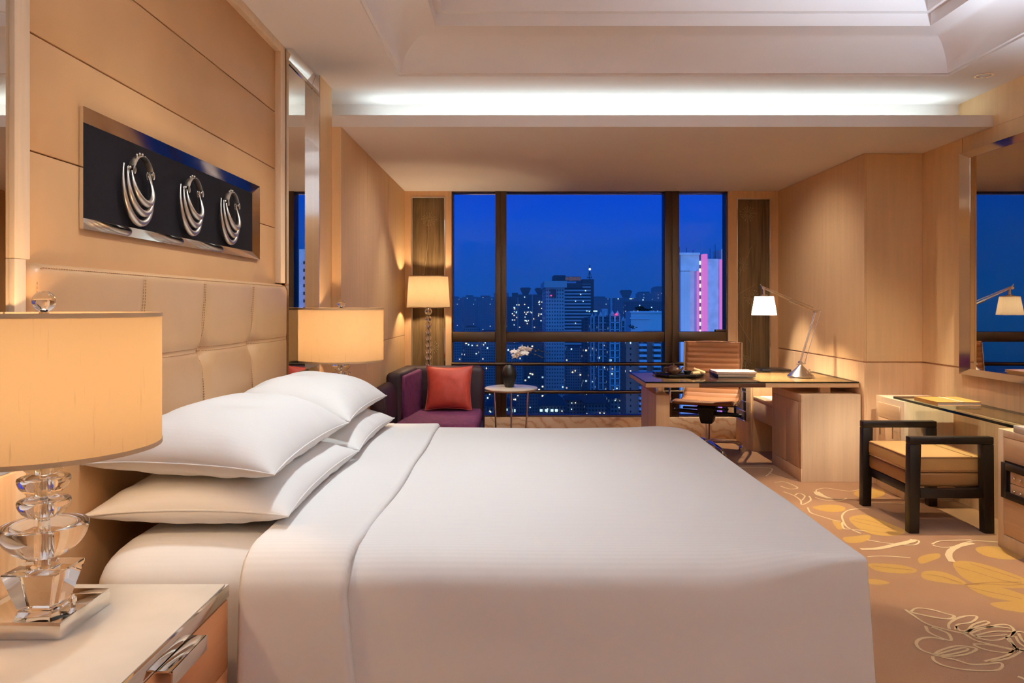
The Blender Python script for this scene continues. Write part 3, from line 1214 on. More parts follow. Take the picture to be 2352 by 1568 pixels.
b = NB()
g = surf(b, hb_fn, 210, 130)
bd = [e for e in b.edges if len(e.link_faces) == 1]
r = bmesh.ops.extrude_edge_only(b, edges=bd)
for v in [x for x in r['geom'] if isinstance(x, bmesh.types.BMVert)]:
    v.co.x = -1.2795
bmesh.ops.recalc_face_normals(b, faces=b.faces)
obj('upholstery', b, M['headleather'], hb, world=True, ang=60)
b = NB()
def stitch_line(f, n, off):
    for i in range(n):
        a, c = f((i + .15) / n), f((i + .75) / n)
        tube(b, [a + off, c + off], .0011, 4)
for ty in tufts:
    for dy in (-.006, .006):
        def f(t, ty=ty, dy=dy):
            z = 1.425 - (1.425 - .80) * t
            y = ty + dy
            return hb_fn((y - y0) / (y1 - y0), (z - z0) / (z1 - z0))
        stitch_line(f, 62, Vector((.0012, 0, 0)))
for dz in (-.008, .008):
    def f(t, dz=dz):
        return hb_fn((2.0 + 1.97 * t - y0) / (y1 - y0), (zt_ + dz - z0) / (z1 - z0))
    stitch_line(f, 180, Vector((.0012, 0, 0)))
def f(t):
    return hb_fn((1.905 - y0) / (y1 - y0), (1.40 - 1.2 * t - z0) / (z1 - z0))
stitch_line(f, 110, Vector((.0012, 0, 0)))
def f(t):
    return hb_fn((1.92 + 2.0 * t - y0) / (y1 - y0), (z1 - .012 - z0) / (z1 - z0))
stitch_line(f, 180, Vector((.0012, 0, 0)))
obj('stitching', b, M['stitch'], hb, world=True, smooth=False)

# ---- framed silver necklaces above the headboard
fr = thing('shadow_box', 'chrome-framed dark velvet shadow box on the tan leather wall above the headboard', 'picture frame', (-1.279, 2.9, 1.562))
b = NB()
box(b, -1.2945, -1.2905, 2.17, 3.62, 1.575, 1.91)
obj('velvet_backing', b, M['velvetart'], fr, world=True)
b = NB()
bevel_frame(b, -1.2945, 1, 2.157, 3.634, 1.562, 1.920, .04, .042, .036, .038, .027, .0045)
obj('frame', b, M['chrome'], fr, world=True)


def necklace(label, cy, cz, s):
    t = thing('silver_neck_ring', label, 'necklace', (-1.289, cy, cz - .105 * s), 0, 'silver neck rings in the shadow box')
    x0 = -1.2885
    # three nested crescents
    for k in range(3):
        b = NB()
        R = (.060 + .017 * k) * s
        pts, rad = [], []
        for i in range(41):
            a = math.radians(28 - 236 * i / 40)
            q = math.sin(PI * i / 40)
            ex = R * (.90 + .0 * k)
            pts.append((x0 + (.040 - .011 * k) * s * (.45 + .55 * q) + .004, cy + ex * math.cos(a) * 1.06, cz - .012 * s * k * q + (R * 1.12) * math.sin(a) + .006))
            rad.append((.0026 + .0088 * q ** 1.3) * s)
        tube(b, pts, rad, 10, sx=1.0)
        obj('crescent', b, M['silver'], t, world=True)
    # top band
    b = NB()
    R = .068 * s
    def bf(u, v):
        a = math.radians(30 + 120 * u)
        c = v * 2 * PI
        rr = R + .0018 * math.cos(c)
        return Vector((x0 + (.026 + .012 * math.sin(c)) * s, cy + rr * math.cos(a) * .95, cz + .012 * s + rr * math.sin(a) * 1.15))
    surf(b, bf, 24, 10, False, True)
    obj('clasp_band', b, M['silver'], t, world=True)
    b = NB()
    for a in (68, 84, 100, 116):
        q = math.radians(a)
        p = (x0 + .026 * s, cy + R * math.cos(q) * .95, cz + .012 * s + R * math.sin(q) * 1.15)
        sphere(b, (p[0], p[1], p[2] + .008 * s), .0042 * s, 8)
        tube(b, [p, (p[0], p[1], p[2] + .007 * s)], .002 * s, 6)
    obj('stud', b, M['silver'], t, world=True)
    for sg in (-1, 1):
        for dx in (.016, .036):
            b = NB()
            c = Vector((x0 + dx * s, cy + sg * .060 * s, cz + .038 * s))
            pts = [(c.x, c.y + .006 * s * math.cos(2 * PI * i / 12), c.z + .012 * s * math.sin(2 * PI * i / 12)) for i in range(12)]
            tube(b, pts, .0018 * s, 6, True)
            obj('hinge_loop', b, M['silver'], t, world=True)
        b = NB()
        sphere(b, (x0 + .026 * s, cy + sg * .070 * s, cz + .044 * s), .0048 * s, 8)
        obj('hinge_bead', b, M['silver'], t, world=True)


necklace('first silver neck ring in the dark shadow box, closest to the large bedside lamp', 2.478, 1.742, 1.04)
necklace('middle silver neck ring of the three in the dark shadow box', 2.88, 1.742, 1.0)
necklace('last silver neck ring in the dark shadow box, closest to the tall narrow mirror', 3.262, 1.742, 1.03)

# ---- nightstands
def nightstand(label, ya, yb, handle):
    t = thing('nightstand', label, 'nightstand', (-1.0, (ya + yb) / 2, 0), 0, 'nightstands either side of the bed')
    b = NB()
    box(b, -1.244, -.742, ya, yb, .08, .598, .003)
    obj('body', b, M['cherry'], t, world=True)
    b = NB()
    box(b, -1.22, -.79, ya + .03, yb - .03, .0, .08)
    obj('plinth', b, M['wenge'], t, world=True)
    b = NB()
    box(b, -1.244, -.734, ya - .004, yb + .004, .599, .631, .002)
    obj('top_rim', b, M['chrome'], t, world=True)
    b = NB()
    box(b, -1.240, -.742, ya + .004, yb - .004, .628, .6335, .001)
    obj('stone_top', b, M['stone'], t, world=True)
    ym = (ya + yb) / 2
    for z0, z1 in ((.424, .595), (.10, .421)):
        b = NB()
        box(b, -.744, -.735, ya + .004, yb - .004, z0, z1, .0015)
        d = obj('drawer', b, M['cherry'], t, world=True)
        b = NB()
        hy0, hy1 = handle if z0 > .3 else (handle[0], handle[1])
        zt = z1 + .002
        box(b, -.738, -.700, hy0, hy1, zt - .004, zt + .001, .0008)
        box(b, -.7035, -.6995, hy0, hy1, zt - .032, zt + .001, .0008)
        obj('handle', b, M['chrome'], d, world=True)
    return t


nightstand('nightstand in front, holding the large bedside lamp, with chrome-edged stone top and handle', 1.36, 1.878, (1.50, 1.665))
nightstand('far nightstand between the bed and the window alcove, mostly hidden by pillows', 4.02, 4.44, (4.15, 4.31))


def bedside_lamp(label, X, Y, zb, watts):
    t = thing('table_lamp', label, 'lamp', (X, Y, zb), 0, 'crystal bedside lamps')
    b = NB()
    box(b, -.095, .095, -.095, .095, 0, .037, .0015)
    obj('base', b, M['chrome'], t)
    b = NB()
    # inverted crystal pyramid block
    def sq(h, z):
        return [(-h, -h, z), (h, -h, z), (h, h, z), (-h, h, z)]
    hexa(b, sq(.038, .038) + sq(.060, .122), .003, 1)
    obj('crystal_block', b, M['crystal'], t, smooth=False)
    b = NB()
    lathe(b, [(0, .122), (.026, .122), (.026, .1235), (.0135, .125), (.0125, .13), (.0125, .155), (.009, .157), (.009, .20), (.0125, .202), (.0125, .225), (.0085, .227), (.0085, .395), (.006, .40), (.006, .70), (0, .70)], seg=20)
    obj('rod', b, M['chrome'], t)
    for zr, r, h in ((.214, .089, .074), (.268, .053, .040), (.318, .053, .040), (.368, .053, .042)):
        b = NB()
        pr = [(0.0126, zr - h)]
        for i in range(1, 13):
            a = PI / 2 * i / 12
            pr.append((max(.0126, r * math.sin(a)), zr - h * math.cos(a)))
        pr += [(r * .985, zr + .003), (r * .92, zr + .005), (r * .70, zr + .0015), (.0126, zr + .0005)]
        lathe(b, pr, seg=40, close=True)
        bmesh.ops.recalc_face_normals(b, faces=b.faces)
        obj('crystal_bowl', b, M['crystal'], t)
    b = NB()
    R, z0, z1 = .238, .389, .684
    lathe(b, [(R, z0), (R, z1)], seg=72)
    sh = obj('lamp_shade', b, M['shade'], t)
    for z in (z0, z1):
        b = NB()
        lathe(b, [(R + .0012, z - .005), (R + .0012, z + .005), (R - .0012, z + .005), (R - .0012, z - .005)], seg=72, close=True)
        obj('shade_trim', b, M['shadetrim'], sh)
    b = NB()
    for k in range(3):
        a = 2 * PI * k / 3 + .4
        tube(b, [(0, 0, .67), (R * math.cos(a), R * math.sin(a), .682)], .0022, 6)
    obj('shade_spider', b, M['steel'], sh)
    b = NB()
    tube(b, [(0, 0, .66), (0, 0, .690)], .005, 10)
    lathe(b, [(0, .686), (.010, .686), (.010, .690), (0, .690)], seg=16)
    fs = obj('finial_stem', b, M['steel'], t)
    b = NB()
    sphere(b, (0, 0, .7135), .024, 28)
    obj('finial', b, M['crystal'], t)
    b = NB()
    lathe(b, [(0, .037), (.006, .037), (.006, .048), (.0085, .05), (.0085, .058), (.004, .062), (.004, .066), (0, .068)], (.073, -.015, 0), 14)
    obj('switch', b, M['chrome'], t)
    l = bpy.data.lights.new('bulb_light', 'POINT')
    l.energy = watts
    l.color = (1, .68, .38)
    l.shadow_soft_size = .03
    lo = bpy.data.objects.new('bulb_light', l)
    COL.objects.link(lo)
    lo.parent = t
    lo.location = (0.0, 0.0, .56)
    return t


bedside_lamp('large orange-glowing drum lamp with crystal base on the near nightstand', -1.06, 1.655, .634, LW['bed1'])
bedside_lamp('drum lamp standing beyond the far side of the bed, by the tall mirror', -1.012, 4.235, .634, LW['bed2'])

# ================================================================== WINDOW ALCOVE: LOUNGE SIDE
ac = thing('armchair', 'plum velvet lounge chair with high side in the window corner', 'armchair', (-.7, 6.4, 0))
def rbox(x0, x1, y0, y1, z0, z1, bev, mat_, name, parent, seg=4, nz=.004, sub=6):
    b = NB()
    box(b, x0, x1, y0, y1, z0, z1, bev, seg)
    return obj(name, b, mat_, parent, world=True, ang=50)
rbox(-1.08, -.31, 6.74, 6.93, .06, .778, .055, M['plumdark'], 'backrest', ac, 5)
b = NB()
hexa(b, [(-1.125, 6.14, .06), (-.985, 6.14, .06), (-.92, 6.80, .06), (-1.09, 6.80, .06), (-1.10, 6.14, .775), (-.965, 6.14, .775), (-.915, 6.80, .778), (-1.07, 6.80, .778)], .04, 5)
obj('armrest', b, M['plumdark'], ac, world=True, ang=50)
b = NB()
hexa(b, [(-.972, 6.17, .38), (-.925, 6.17, .38), (-.865, 6.76, .38), (-.915, 6.76, .38), (-.985, 6.17, .745), (-.945, 6.17, .745), (-.875, 6.76, .755), (-.925, 6.76, .755)], .018, 4)
o = obj('side_cushion', b, M['plum'], ac, world=True, ang=50)
o['label'] = 'bright purple velvet side cushion'
b = NB()
prism(b, [(-1.127, .08), (-1.0, .08), (-1.0, .60), (-1.015, .66), (-1.05, .70), (-1.09, .705), (-1.127, .68)], 'y', 5.62, 6.16, .025, 3)
obj('low_arm', b, M['plumdark'], ac, world=True, ang=50)
rbox(-1.05, -.32, 5.80, 6.80, .06, .30, .03, M['plumdark'], 'seat_base', ac)
b = NB()
hexa(b, [(-.99, 5.78, .30), (-.325, 5.78, .30), (-.325, 6.75, .30), (-.93, 6.75, .30), (-.99, 5.78, .405), (-.325, 5.78, .405), (-.325, 6.75, .40), (-.93, 6.75, .40)], .035, 5)
obj('seat_cushion', b, M['plum'], ac, world=True, ang=50)
for x in (-1.0, -.38):
    for y in (5.85, 6.85):
        b = NB()
        lathe(b, [(.0, 0), (.016, 0), (.022, .065), (0, .065)], (x, y, 0), 12)
        obj('foot', b, M['wenge'], ac, world=True)

def cushion(b, w, h, t, n=28, pinch=.1, seed=0):
    def half(sg):
        def fn(a, c):
            u, v = 2 * a - 1, 2 * c - 1
            x = u * (1 - pinch * (1 - v * v) * abs(u) ** 3) * w / 2
            z = v * (1 - pinch * (1 - u * u) * abs(v) ** 3) * h / 2
            k = max(0, 1 - abs(u) ** 2.4) ** .6 * max(0, 1 - abs(v) ** 2.4) ** .6
            y = sg * (t * k + .004 * k * noise.noise(Vector((x * 12 + seed, z * 12, sg))))
            return Vector((x, y, z))
        return fn
    surf(b, half(1), n, n)
    surf(b, half(-1), n, n)
    bmesh.ops.remove_doubles(b, verts=b.verts, dist=.0005)
    bmesh.ops.recalc_face_normals(b, faces=b.faces)

cu = thing('throw_cushion', 'square rust-red silk cushion leaning on the purple armchair', 'cushion', (-.615, 6.585, .418))
b = NB()
cushion(b, .415, .40, .065, seed=3)
bmesh.ops.rotate(b, verts=b.verts, cent=(0, 0, 0), matrix=Matrix.Rotation(math.radians(-17), 3, 'X'))
bmesh.ops.translate(b, verts=b.verts, vec=(0, 0, .185))
obj('cushion_cover', b, M['rust'], cu, ang=80)
b = NB()
pts = []
for k in range(4):
    for i in range(16):
        s = -1 + 2 * i / 16
        u, v = ((s, -1), (1, s), (-s, 1), (-1, -s))[k]
        pts.append((u * (1 - .1 * (1 - v * v)) * .2075, 0, v * (1 - .1 * (1 - u * u)) * .2))
tube(b, pts, .004, 6, True)
bmesh.ops.rotate(b, verts=b.verts, cent=(0, 0, 0), matrix=Matrix.Rotation(math.radians(-17), 3, 'X'))
bmesh.ops.translate(b, verts=b.verts, vec=(0, 0, .185))
obj('cushion_piping', b, M['piping'], cu)

# floor lamp in the corner
lp_ = thing('floor_lamp', 'crystal-ball column floor lamp with cream tapered shade behind the purple armchair', 'lamp', (-.863, 7.12, 0))
b = NB()
lathe(b, [(0, 0), (.14, 0), (.14, .016), (.13, .022), (.03, .028), (.02, .05), (.0, .05)], seg=40)
obj('base', b, M['chrome'], lp_)
b = NB()
tube(b, [(0, 0, .04), (0, 0, 1.56)], .005, 10)
obj('pole', b, M['chrome'], lp_)
z = 1.276
for k in range(20):
    b = NB()
    r = .036 if k == 0 else .030
    lathe(b, [(.0052 if i in (0, 12) else r * math.sin(PI * i / 12), -r * math.cos(PI * i / 12)) for i in range(13)], (0, 0, z), 22)
    obj('crystal_ball', b, M['crystal'], lp_)
    z -= .068 if k == 0 else .0615
b = NB()
lathe(b, [(.207, 1.315), (.188, 1.614)], seg=56)
sh = obj('lamp_shade', b, M['shadef'], lp_)
b = NB()
lathe(b, [(.2085, 1.311), (.2083, 1.319), (.2055, 1.319), (.2055, 1.311)], seg=56, close=True)
obj('shade_trim', b, M['shadetrim'], sh)
b = NB()
lathe(b, [(.1895, 1.610), (.1893, 1.618), (.1865, 1.618), (.1865, 1.610)], seg=56, close=True)
obj('shade_trim', b, M['shadetrim'], sh)
b = NB()
for k in range(3):
    a = 2 * PI * k / 3
    tube(b, [(0, 0, 1.55), (.189 * math.cos(a), .189 * math.sin(a), 1.60)], .002, 6)
obj('shade_spider', b, M['steel'], sh)
l = bpy.data.lights.new('bulb_light', 'POINT')
l.energy = LW['floor']
l.color = (1, .72, .42)
l.shadow_soft_size = .03
lo = bpy.data.objects.new('bulb_light', l)
COL.objects.link(lo)
lo.parent = lp_
lo.location = (0, 0, 1.47)

# side table, vase and orchid
TX, TY = -.062, 6.66
st = thing('side_table', 'small round cream-topped side table on thin metal legs before the window', 'side table', (TX, TY, 0))
b = NB()
lathe(b, [(0, .572), (.222, .572), (.236, .580), (.240, .590), (.236, .598), (.228, .601), (0, .601)], seg=56)
obj('table_top', b, M['stone'], st)
for a in (205, 335, 90):
    q = math.radians(a)
    b = NB()
    tube(b, [(.165 * math.cos(q), .165 * math.sin(q), .575), (.135 * math.cos(q), .135 * math.sin(q), .0)], .0085, 10)
    obj('leg', b, M['chrome'], st)
VX, VY = -.079, 6.66
va = thing('vase', 'rounded black vase standing on the round side table', 'vase', (VX, VY, .6015))
b = NB()
lathe(b, [(0, 0), (.034, 0), (.040, .004), (.055, .05), (.066, .10), (.066, .135), (.055, .175), (.034, .197), (.030, .203), (.034, .210), (.030, .211), (.026, .203), (.026, .16), (0, .15)], seg=40)
M['vaseblack'] = plain('black_glazed_vase', C(9, 8, 8), .42)
obj('vase_body', b, M['vaseblack'], va)

oc = thing('orchid_spray', 'white orchid spray arching out of the black vase', 'flower', (VX, VY, .79))
def Q(px, py, dy=0.0):
    p = P(px, py, VY + dy)
    return Vector((p.x - VX, p.y - VY, p.z - .79))
b = NB()
tube(b, catmull([(0, 0, -.03), Q(1178, 826), Q(1186, 814), Q(1200, 804), Q(1222, 803), Q(1245, 806), Q(1264, 812)], 5), .0022, 6)
tube(b, catmull([Q(1200, 804), Q(1225, 812, -.01), Q(1253, 824, -.02)], 5), .0018, 6)
tube(b, catmull([(0, 0, -.02), Q(1163, 828), Q(1154, 822), Q(1140, 820)], 5), .0013, 6)
obj('stem', b, M['stem'], oc)
rnd = random.Random(4)
blooms = [(1180, 808, .02), (1183, 818, -.02), (1191, 813, -.035), (1200, 800, -.02), (1206, 812, -.035), (1213, 802, -.01), (1197, 806, .03)]
for px, py, dy in blooms:
    b = NB()
    c = Q(px, py, dy)
    yaw = rnd.uniform(-.7, .7)
    pit = rnd.uniform(-.5, .3)
    Rm = Matrix.Rotation(yaw, 3, 'Z') @ Matrix.Rotation(pit, 3, 'X')
    for k, (a, ln, w) in enumerate(((90, .036, .018), (215, .036, .018), (325, .036, .018), (10, .042, .034), (170, .042, .034))):
        q = math.radians(a + rnd.uniform(-8, 8))
        d = Vector((math.cos(q), 0, math.sin(q)))
        s = Vector((-math.sin(q), 0, math.cos(q)))
        def pf(u, v, d=d, s=s, ln=ln, w=w, k=k):
            t = u
            wd = w * math.sin(PI * min(1, .12 + .88 * t) ** .8) if t < 1 else 0
            p = d * (ln * t) + s * (wd * (v - .5)) + Vector((0, -.004 * k * .2 - .010 * t * (1 - t) * 2 + .006 * (2 * v - 1) ** 2 * t, 0))
            return c + Rm @ p
        surf(b, pf, 7, 6)
    lp0 = c + Rm @ Vector((0, -.010, -.005))
    sphere(b, lp0, .006, 8)
    o = obj('blossom', b, M['flower'], oc, ang=80)
for px, py, dy in ((1224, 800, 0), (1230, 806, 0), (1237, 803, 0), (1245, 807, 0), (1255, 809, 0), (1229, 814, -.012), (1238, 817, -.015), (1246, 821, -.018)):
    b = NB()
    sphere(b, Q(px, py, dy), .0068 if px < 1236 else .005, 10, sz=.8)
    obj('bud', b, M['bud'], oc)

# ================================================================== WRITING DESK
dk = thing('writing_desk', 'long maple writing desk with glass top and dark inlay by the window', 'desk', (1.9, 6.0, 0))
for nm, x0, x1, mt in (('top_board', .972, 1.378, 'maple_h'), ('inlay_board', 1.378, 1.884, 'walnut'), ('top_board', 1.884, 2.592, 'maple_h')):
    b = NB()
    box(b, x0, x1, 5.63, 6.50, .712, .745, .0012)
    obj(nm, b, M[mt], dk, world=True)
b = NB()
box(b, .970, 2.592, 5.625, 6.505, .7455, .756, 0)
for f in b.faces:
    n = f.normal if f.normal.length else Vector((0, 0, 1))
b.normal_update()
for f in b.faces:
    f.material_index = 0 if abs(f.normal.z) > .5 else 1
obj('glass_top', b, [M['deskglass'], M['glassedge']], dk, world=True, smooth=False)
b = NB()
box(b, 1.072, 1.178, 5.75, 6.44, 0, .64, .002)
obj('panel_leg', b, M['maple'], dk, world=True)
for y in (5.82, 6.3):
    b = NB()
    box(b, 1.085, 1.150, y, y + .05, .64, .712, .004)
    tube(b, [(1.118 + .018 * math.cos(2 * PI * i / 16), y - .002, .676 + .018 * math.sin(2 * PI * i / 16)) for i in range(16)], .004, 6, True)
    obj('support_bracket', b, M['steel'], dk, world=True)
b = NB()
box(b, 2.15, 2.592, 5.60, 6.245, .0, .662, .002)
ped = obj('pedestal', b, M['maple_lt'], dk, world=True)
for y0_, y1_ in ((5.66, 5.92), (5.924, 6.19)):
    b = NB()
    box(b, 2.142, 2.151, y0_, y1_, .10, .60, .001)
    obj('pedestal_door', b, M['maple'], ped, world=True)
b = NB()
box(b, 2.142, 2.151, 5.602, 6.243, .604, .660, .001)
box(b, 2.142, 2.151, 5.602, 6.243, .0, .096, .001)
box(b, 2.142, 2.151, 5.602, 5.657, .096, .604, .001)
box(b, 2.142, 2.151, 6.193, 6.243, .096, .604, .001)
obj('pedestal_frame', b, M['maple'], ped, world=True)
for x0, y in ((2.33, 5.70), (2.33, 6.10)):
    b = NB()
    box(b, x0, x0 + .075, y, y + .06, .662, .712, .002)
    obj('spacer_block', b, M['maple_lt'], dk, world=True)

# low credenza behind the desk
cr = thing('credenza', 'low maple credenza with drawer along the wall behind the writing desk', 'cabinet', (2.37, 6.77, 0))
b = NB()
box(b, 2.15, 2.592, 6.255, 6.77, .485, .505, .001)
box(b, 2.16, 2.592, 6.255, 6.77, .305, .485)
box(b, 2.55, 2.592, 6.255, 6.77, .0, .31)
obj('shelf_unit', b, M['maple'], cr, world=True)
b = NB()
box(b, 2.150, 2.162, 6.26, 6.765, .315, .468, .001)
obj('drawer', b, M['maple_y'], cr, world=True)
b = NB()
box(b, 2.15, 2.592, 6.772, 7.30, .0, .70, .002)
obj('end_cabinet', b, M['maple'], cr, world=True)
b = NB()
box(b, 2.142, 2.151, 6.81, 7.27, .12, .66, .001)
obj('cabinet_door', b, M['maple'], cr, world=True)

mr = thing('magazine_rack', 'black leather magazine rack with chrome rods on the credenza end beside the desk chair', 'magazine rack', (2.12, 7.0, .3))
b = NB()
def loop_frame(b, x, y0, y1, z0, z1, w, th):
    box(b, x - th, x + th, y0, y0 + w, z0, z1, .002)
    box(b, x - th, x + th, y1 - w, y1, z0, z1, .002)
    box(b, x - th, x + th, y0 + w, y1 - w, z1 - w, z1, .002)
    box(b, x - th, x + th, y0 + w, y1 - w, z0, z0 + w, .002)
loop_frame(b, 2.105, 6.86, 7.20, .255, .565, .035, .008)
obj('leather_frame', b, M['black'], mr, world=True)
for z in (.27, .36, .45, .54):
    b = NB()
    tube(b, [(2.137, 6.84, z), (2.085, 6.80, z), (2.085, 7.22, z), (2.137, 7.20, z)], .004, 8)
    obj('rod', b, M['chrome'], mr, world=True)

b = NB()
box(b, 2.26, 2.53, 6.85, 7.08, .701, .742, .004)
bx_ = thing('set_top_box', 'flat black box on the credenza behind the desk lamp', 'black box', (2.4, 6.96, .701))
obj('casing', b, M['black'], bx_, world=True)
b = NB()
box(b, 2.30, 2.33, 6.846, 6.85, .718, .726)
obj('front_button', b, M['steel'], bx_, world=True)

b = NB()
for k in range(4):
    box(b, 2.20 + .004 * k, 2.41 + .004 * k, 6.45, 6.74, .5055 + .0012 * k, .5063 + .0012 * k)
tag(obj('writing_paper', b, M['paper']), 'loose white writing paper on the low credenza beneath the desk', 'paper')
gd = NB()
lathe(gd, [(0, .0), (.055, .0), (.065, .03), (.058, .03), (.05, .008), (0, .008)], (2.28, 6.36, .506), 28)
tag(obj('glass_dish', gd, M['crystal']), 'small clear glass dish on the low credenza beneath the desk', 'dish')

# ---- on the desk
ZD = .7565
tr = thing('serving_tray', 'black tray with a clay teapot on the left end of the writing desk', 'tray', (1.33, 6.12, ZD))
tr['label'] = 'flat black tray holding the clay teapot on the writing desk'
b = NB()
poly = [(-.19, -.03), (-.11, -.15), (.10, -.15), (.19, -.05), (.19, .10), (-.19, .13)]
prism(b, poly, 'z', 0, .007, .002, 2)
n = len(poly)
for i in range(n):
    a, c = Vector(poly[i] + (0,)), Vector(poly[(i + 1) % n] + (0,))
    tube(b, [a + Vector((0, 0, .012)), c + Vector((0, 0, .012))], .0075, 6)
obj('tray_body', b, M['black'], tr)
tp = thing('teapot', 'small brown clay teapot on the black tray', 'teapot', (1.292, 6.16, ZD + .0075))
b = NB()
lathe(b, [(0, 0), (.035, 0), (.040, .004), (.052, .025), (.053, .038), (.045, .056), (.030, .064), (.0, .064)], seg=32)
obj('pot_body', b, M['teapot'], tp)
b = NB()
lathe(b, [(0, .074), (.024, .071), (.031, .065), (.031, .0635), (0, .0635)], seg=28)
sphere(b, (0, 0, .081), .008, 12)
obj('lid', b, M['teapot'], tp)
b = NB()
tube(b, catmull([(-.045, 0, .053), (-.072, 0, .055), (-.082, 0, .035), (-.072, 0, .014), (-.044, 0, .014)], 6), .0055, 8)
obj('handle', b, M['teapot'], tp)
b = NB()
tube(b, catmull([(.044, 0, .022), (.066, 0, .034), (.080, 0, .058)], 6), [.013 - .0005 * i for i in range(13)], 10)
obj('spout', b, M['teapot'], tp)
cp = NB()
lathe(cp, [(0, .0), (.02, .0), (.034, .028), (.034, .030), (.030, .030), (.018, .004), (0, .004)], (1.405, 6.14, ZD + .0075), 24)
tag(obj('tea_bowl', cp, M['black']), 'small black bowl beside the clay teapot on the tray', 'bowl')
b = NB()
for k, (x, y, a, mt) in enumerate(((1.452, 6.05, .5, 'towel'), (1.487, 6.08, -.55, 'towel'))):
    b = NB()
    d = Vector((math.cos(a), .25, -.0 if k == 0 else 0)).normalized()
    L = .035 if k == 0 else .05
    c = Vector((x, y, ZD + .0075 + .0165))
    if k:
        d = Vector((.8, -.15, -.28)).normalized()
        c.z += .014
    tube(b, [c - d * L, c - d * L * .9, c + d * L * .9, c + d * L], [.012, .016, .016, .012], 14)
    tag(obj('rolled_towel', b, M[mt]), ('short cream rolled towel lying flat on the black tray', 'longer pinkish rolled towel propped on the other towel on the tray')[k], 'towel', 'rolled towels on the tray')

def magazine(label, x0, x1, y0, y1, z0, th, mat_, rot, name='magazine', group='magazines stacked on the writing desk'):
    t = thing(name, label, 'magazine' if name == 'magazine' else 'book', ((x0 + x1) / 2, (y0 + y1) / 2, z0), rot, group)
    w, d = (x1 - x0) / 2, (y1 - y0) / 2
    b = NB()
    box(b, -w + .003, w - .003, -d + .003, d - .003, .0015, th - .0015)
    obj('pages', b, M['pages'], t)
    b = NB()
    box(b, -w, w, -d, d, th - .0015, th)
    box(b, -w, w, -d, d, 0, .0015)
    box(b, -w, -w + .002, -d, d, 0, th)
    obj('cover', b, mat_, t)
    return t

def cover_mat():
    t = MT('printed_magazine_cover')
    v = t.co((1, 1, 1))
    n = t.noise(v, 14, 4, .6, .8)
    t.set(col=t.ramp(n, [(.38, C(230, 220, 212)), (.5, C(196, 120, 96)), (.58, C(236, 226, 220)), (.68, C(70, 50, 46))]), rough=.3)
    return t.m
M['cover'] = cover_mat()
magazine('thick glossy magazine, lower of the stack on the writing desk', 1.615, 1.925, 5.99, 6.24, ZD + .0002, .022, M['blackmat'], .02)
magazine('magazine with a red and white printed cover, on top of the stack on the desk', 1.612, 1.935, 5.985, 6.245, ZD + .0225, .018, M['cover'], -.03)

# desk lamp: jointed arm with white shade
LX, LY = 2.313, 6.06
dl = thing('desk_lamp', 'jointed-arm silver desk lamp with white pleated shade on the writing desk', 'lamp', (LX, LY, ZD))
def W(px, py, dy=0.0):
    p = P(px, py, LY)
    return Vector((p.x - LX, dy, p.z - ZD))
b = NB()
lathe(b, [(0, 0), (.104, 0), (.105, .004), (.098, .012), (.05, .055), (.022, .082), (.016, .092), (.016, .104), (.010, .108), (.010, .12), (0, .122)], seg=48)
obj('base', b, M['steel'], dl)
b = NB()
sphere(b, (.05, -.06, .058), .008, 10)
tube(b, [(.04, -.045, .05), (.05, -.06, .058)], .003, 6)
obj('switch', b, M['steel'], dl)
p0, p1, p2 = W(1838, 832), W(1873, 715), W(1752, 661)
b = NB()
for dy in (-.012, .012):
    tube(b, [p0 + Vector((0, dy, 0)), p1 + Vector((0, dy, 0))], .0042, 8)
tube(b, [W(1848, 834), W(1885, 714)], .0032, 8)
tube(b, [W(1830, 836), W(1850, 834)], .006, 8)
tube(b, [W(1869, 715), W(1886, 712)], .005, 8)
obj('lower_arm', b, M['steel'], dl)
b = NB()
for dy in (-.012, .012):
    tube(b, [p1 + Vector((0, dy, 0)), p2 + Vector((.0, dy, .0))], .0042, 8)
tube(b, [W(1868, 706), W(1748, 656)], .0032, 8)
tube(b, [W(1812, 690, .0), W(1858, 709, .0)], .0075, 8)
obj('upper_arm', b, M['steel'], dl)
b = NB()
for p in (p0, p1):
    tube(b, [p + Vector((0, -.02, 0)), p + Vector((0, .02, 0))], .012, 14)
tube(b, [W(1746, 652), W(1757, 670)], .004, 8)
tube(b, [p2 + Vector((0, -.018, 0)), p2 + Vector((0, .018, 0))], .013, 14)
tube(b, [W(1755, 662), W(1755, 684)], .010, 12)
obj('joint', b, M['steel'], dl)
b = NB()
c = W(1755, 680)
zt2, zb2 = c.z, W(1755, 723).z
def shf(u, v):
    a = 2 * PI * u
    r = (.073 + (.098 - .073) * (1 - v)) * (1 + .012 * math.cos(a * 36))
    return Vector((c.x + r * math.cos(a), r * math.sin(a), zb2 + (zt2 - zb2) * v))
surf(b, shf, 216, 4, True)
sh = obj('lamp_shade', b, M['shadew'], dl, ang=80)
b = NB()
lathe(b, [(0, -.002), (.072, -.002), (.072, 0), (.030, .001), (.030, .012), (.018, .018)], (c.x, 0, zt2 - .004), 28)  # includes a closed disc added to block light going up
for k in range(3):
    a = 2 * PI * k / 3
    tube(b, [(c.x, 0, zt2), (c.x + .073 * math.cos(a), .073 * math.sin(a), zt2)], .002, 6)
obj('shade_holder', b, M['steel'], sh)
l = bpy.data.lights.new('bulb_light', 'POINT')
l.energy = LW['desk']
l.color = (1, .80, .55)
l.shadow_soft_size = .025
lo = bpy.data.objects.new('bulb_light', l)
COL.objects.link(lo)
lo.parent = dl
lo.location = (c.x, 0, (zt2 + zb2) / 2 - .005)

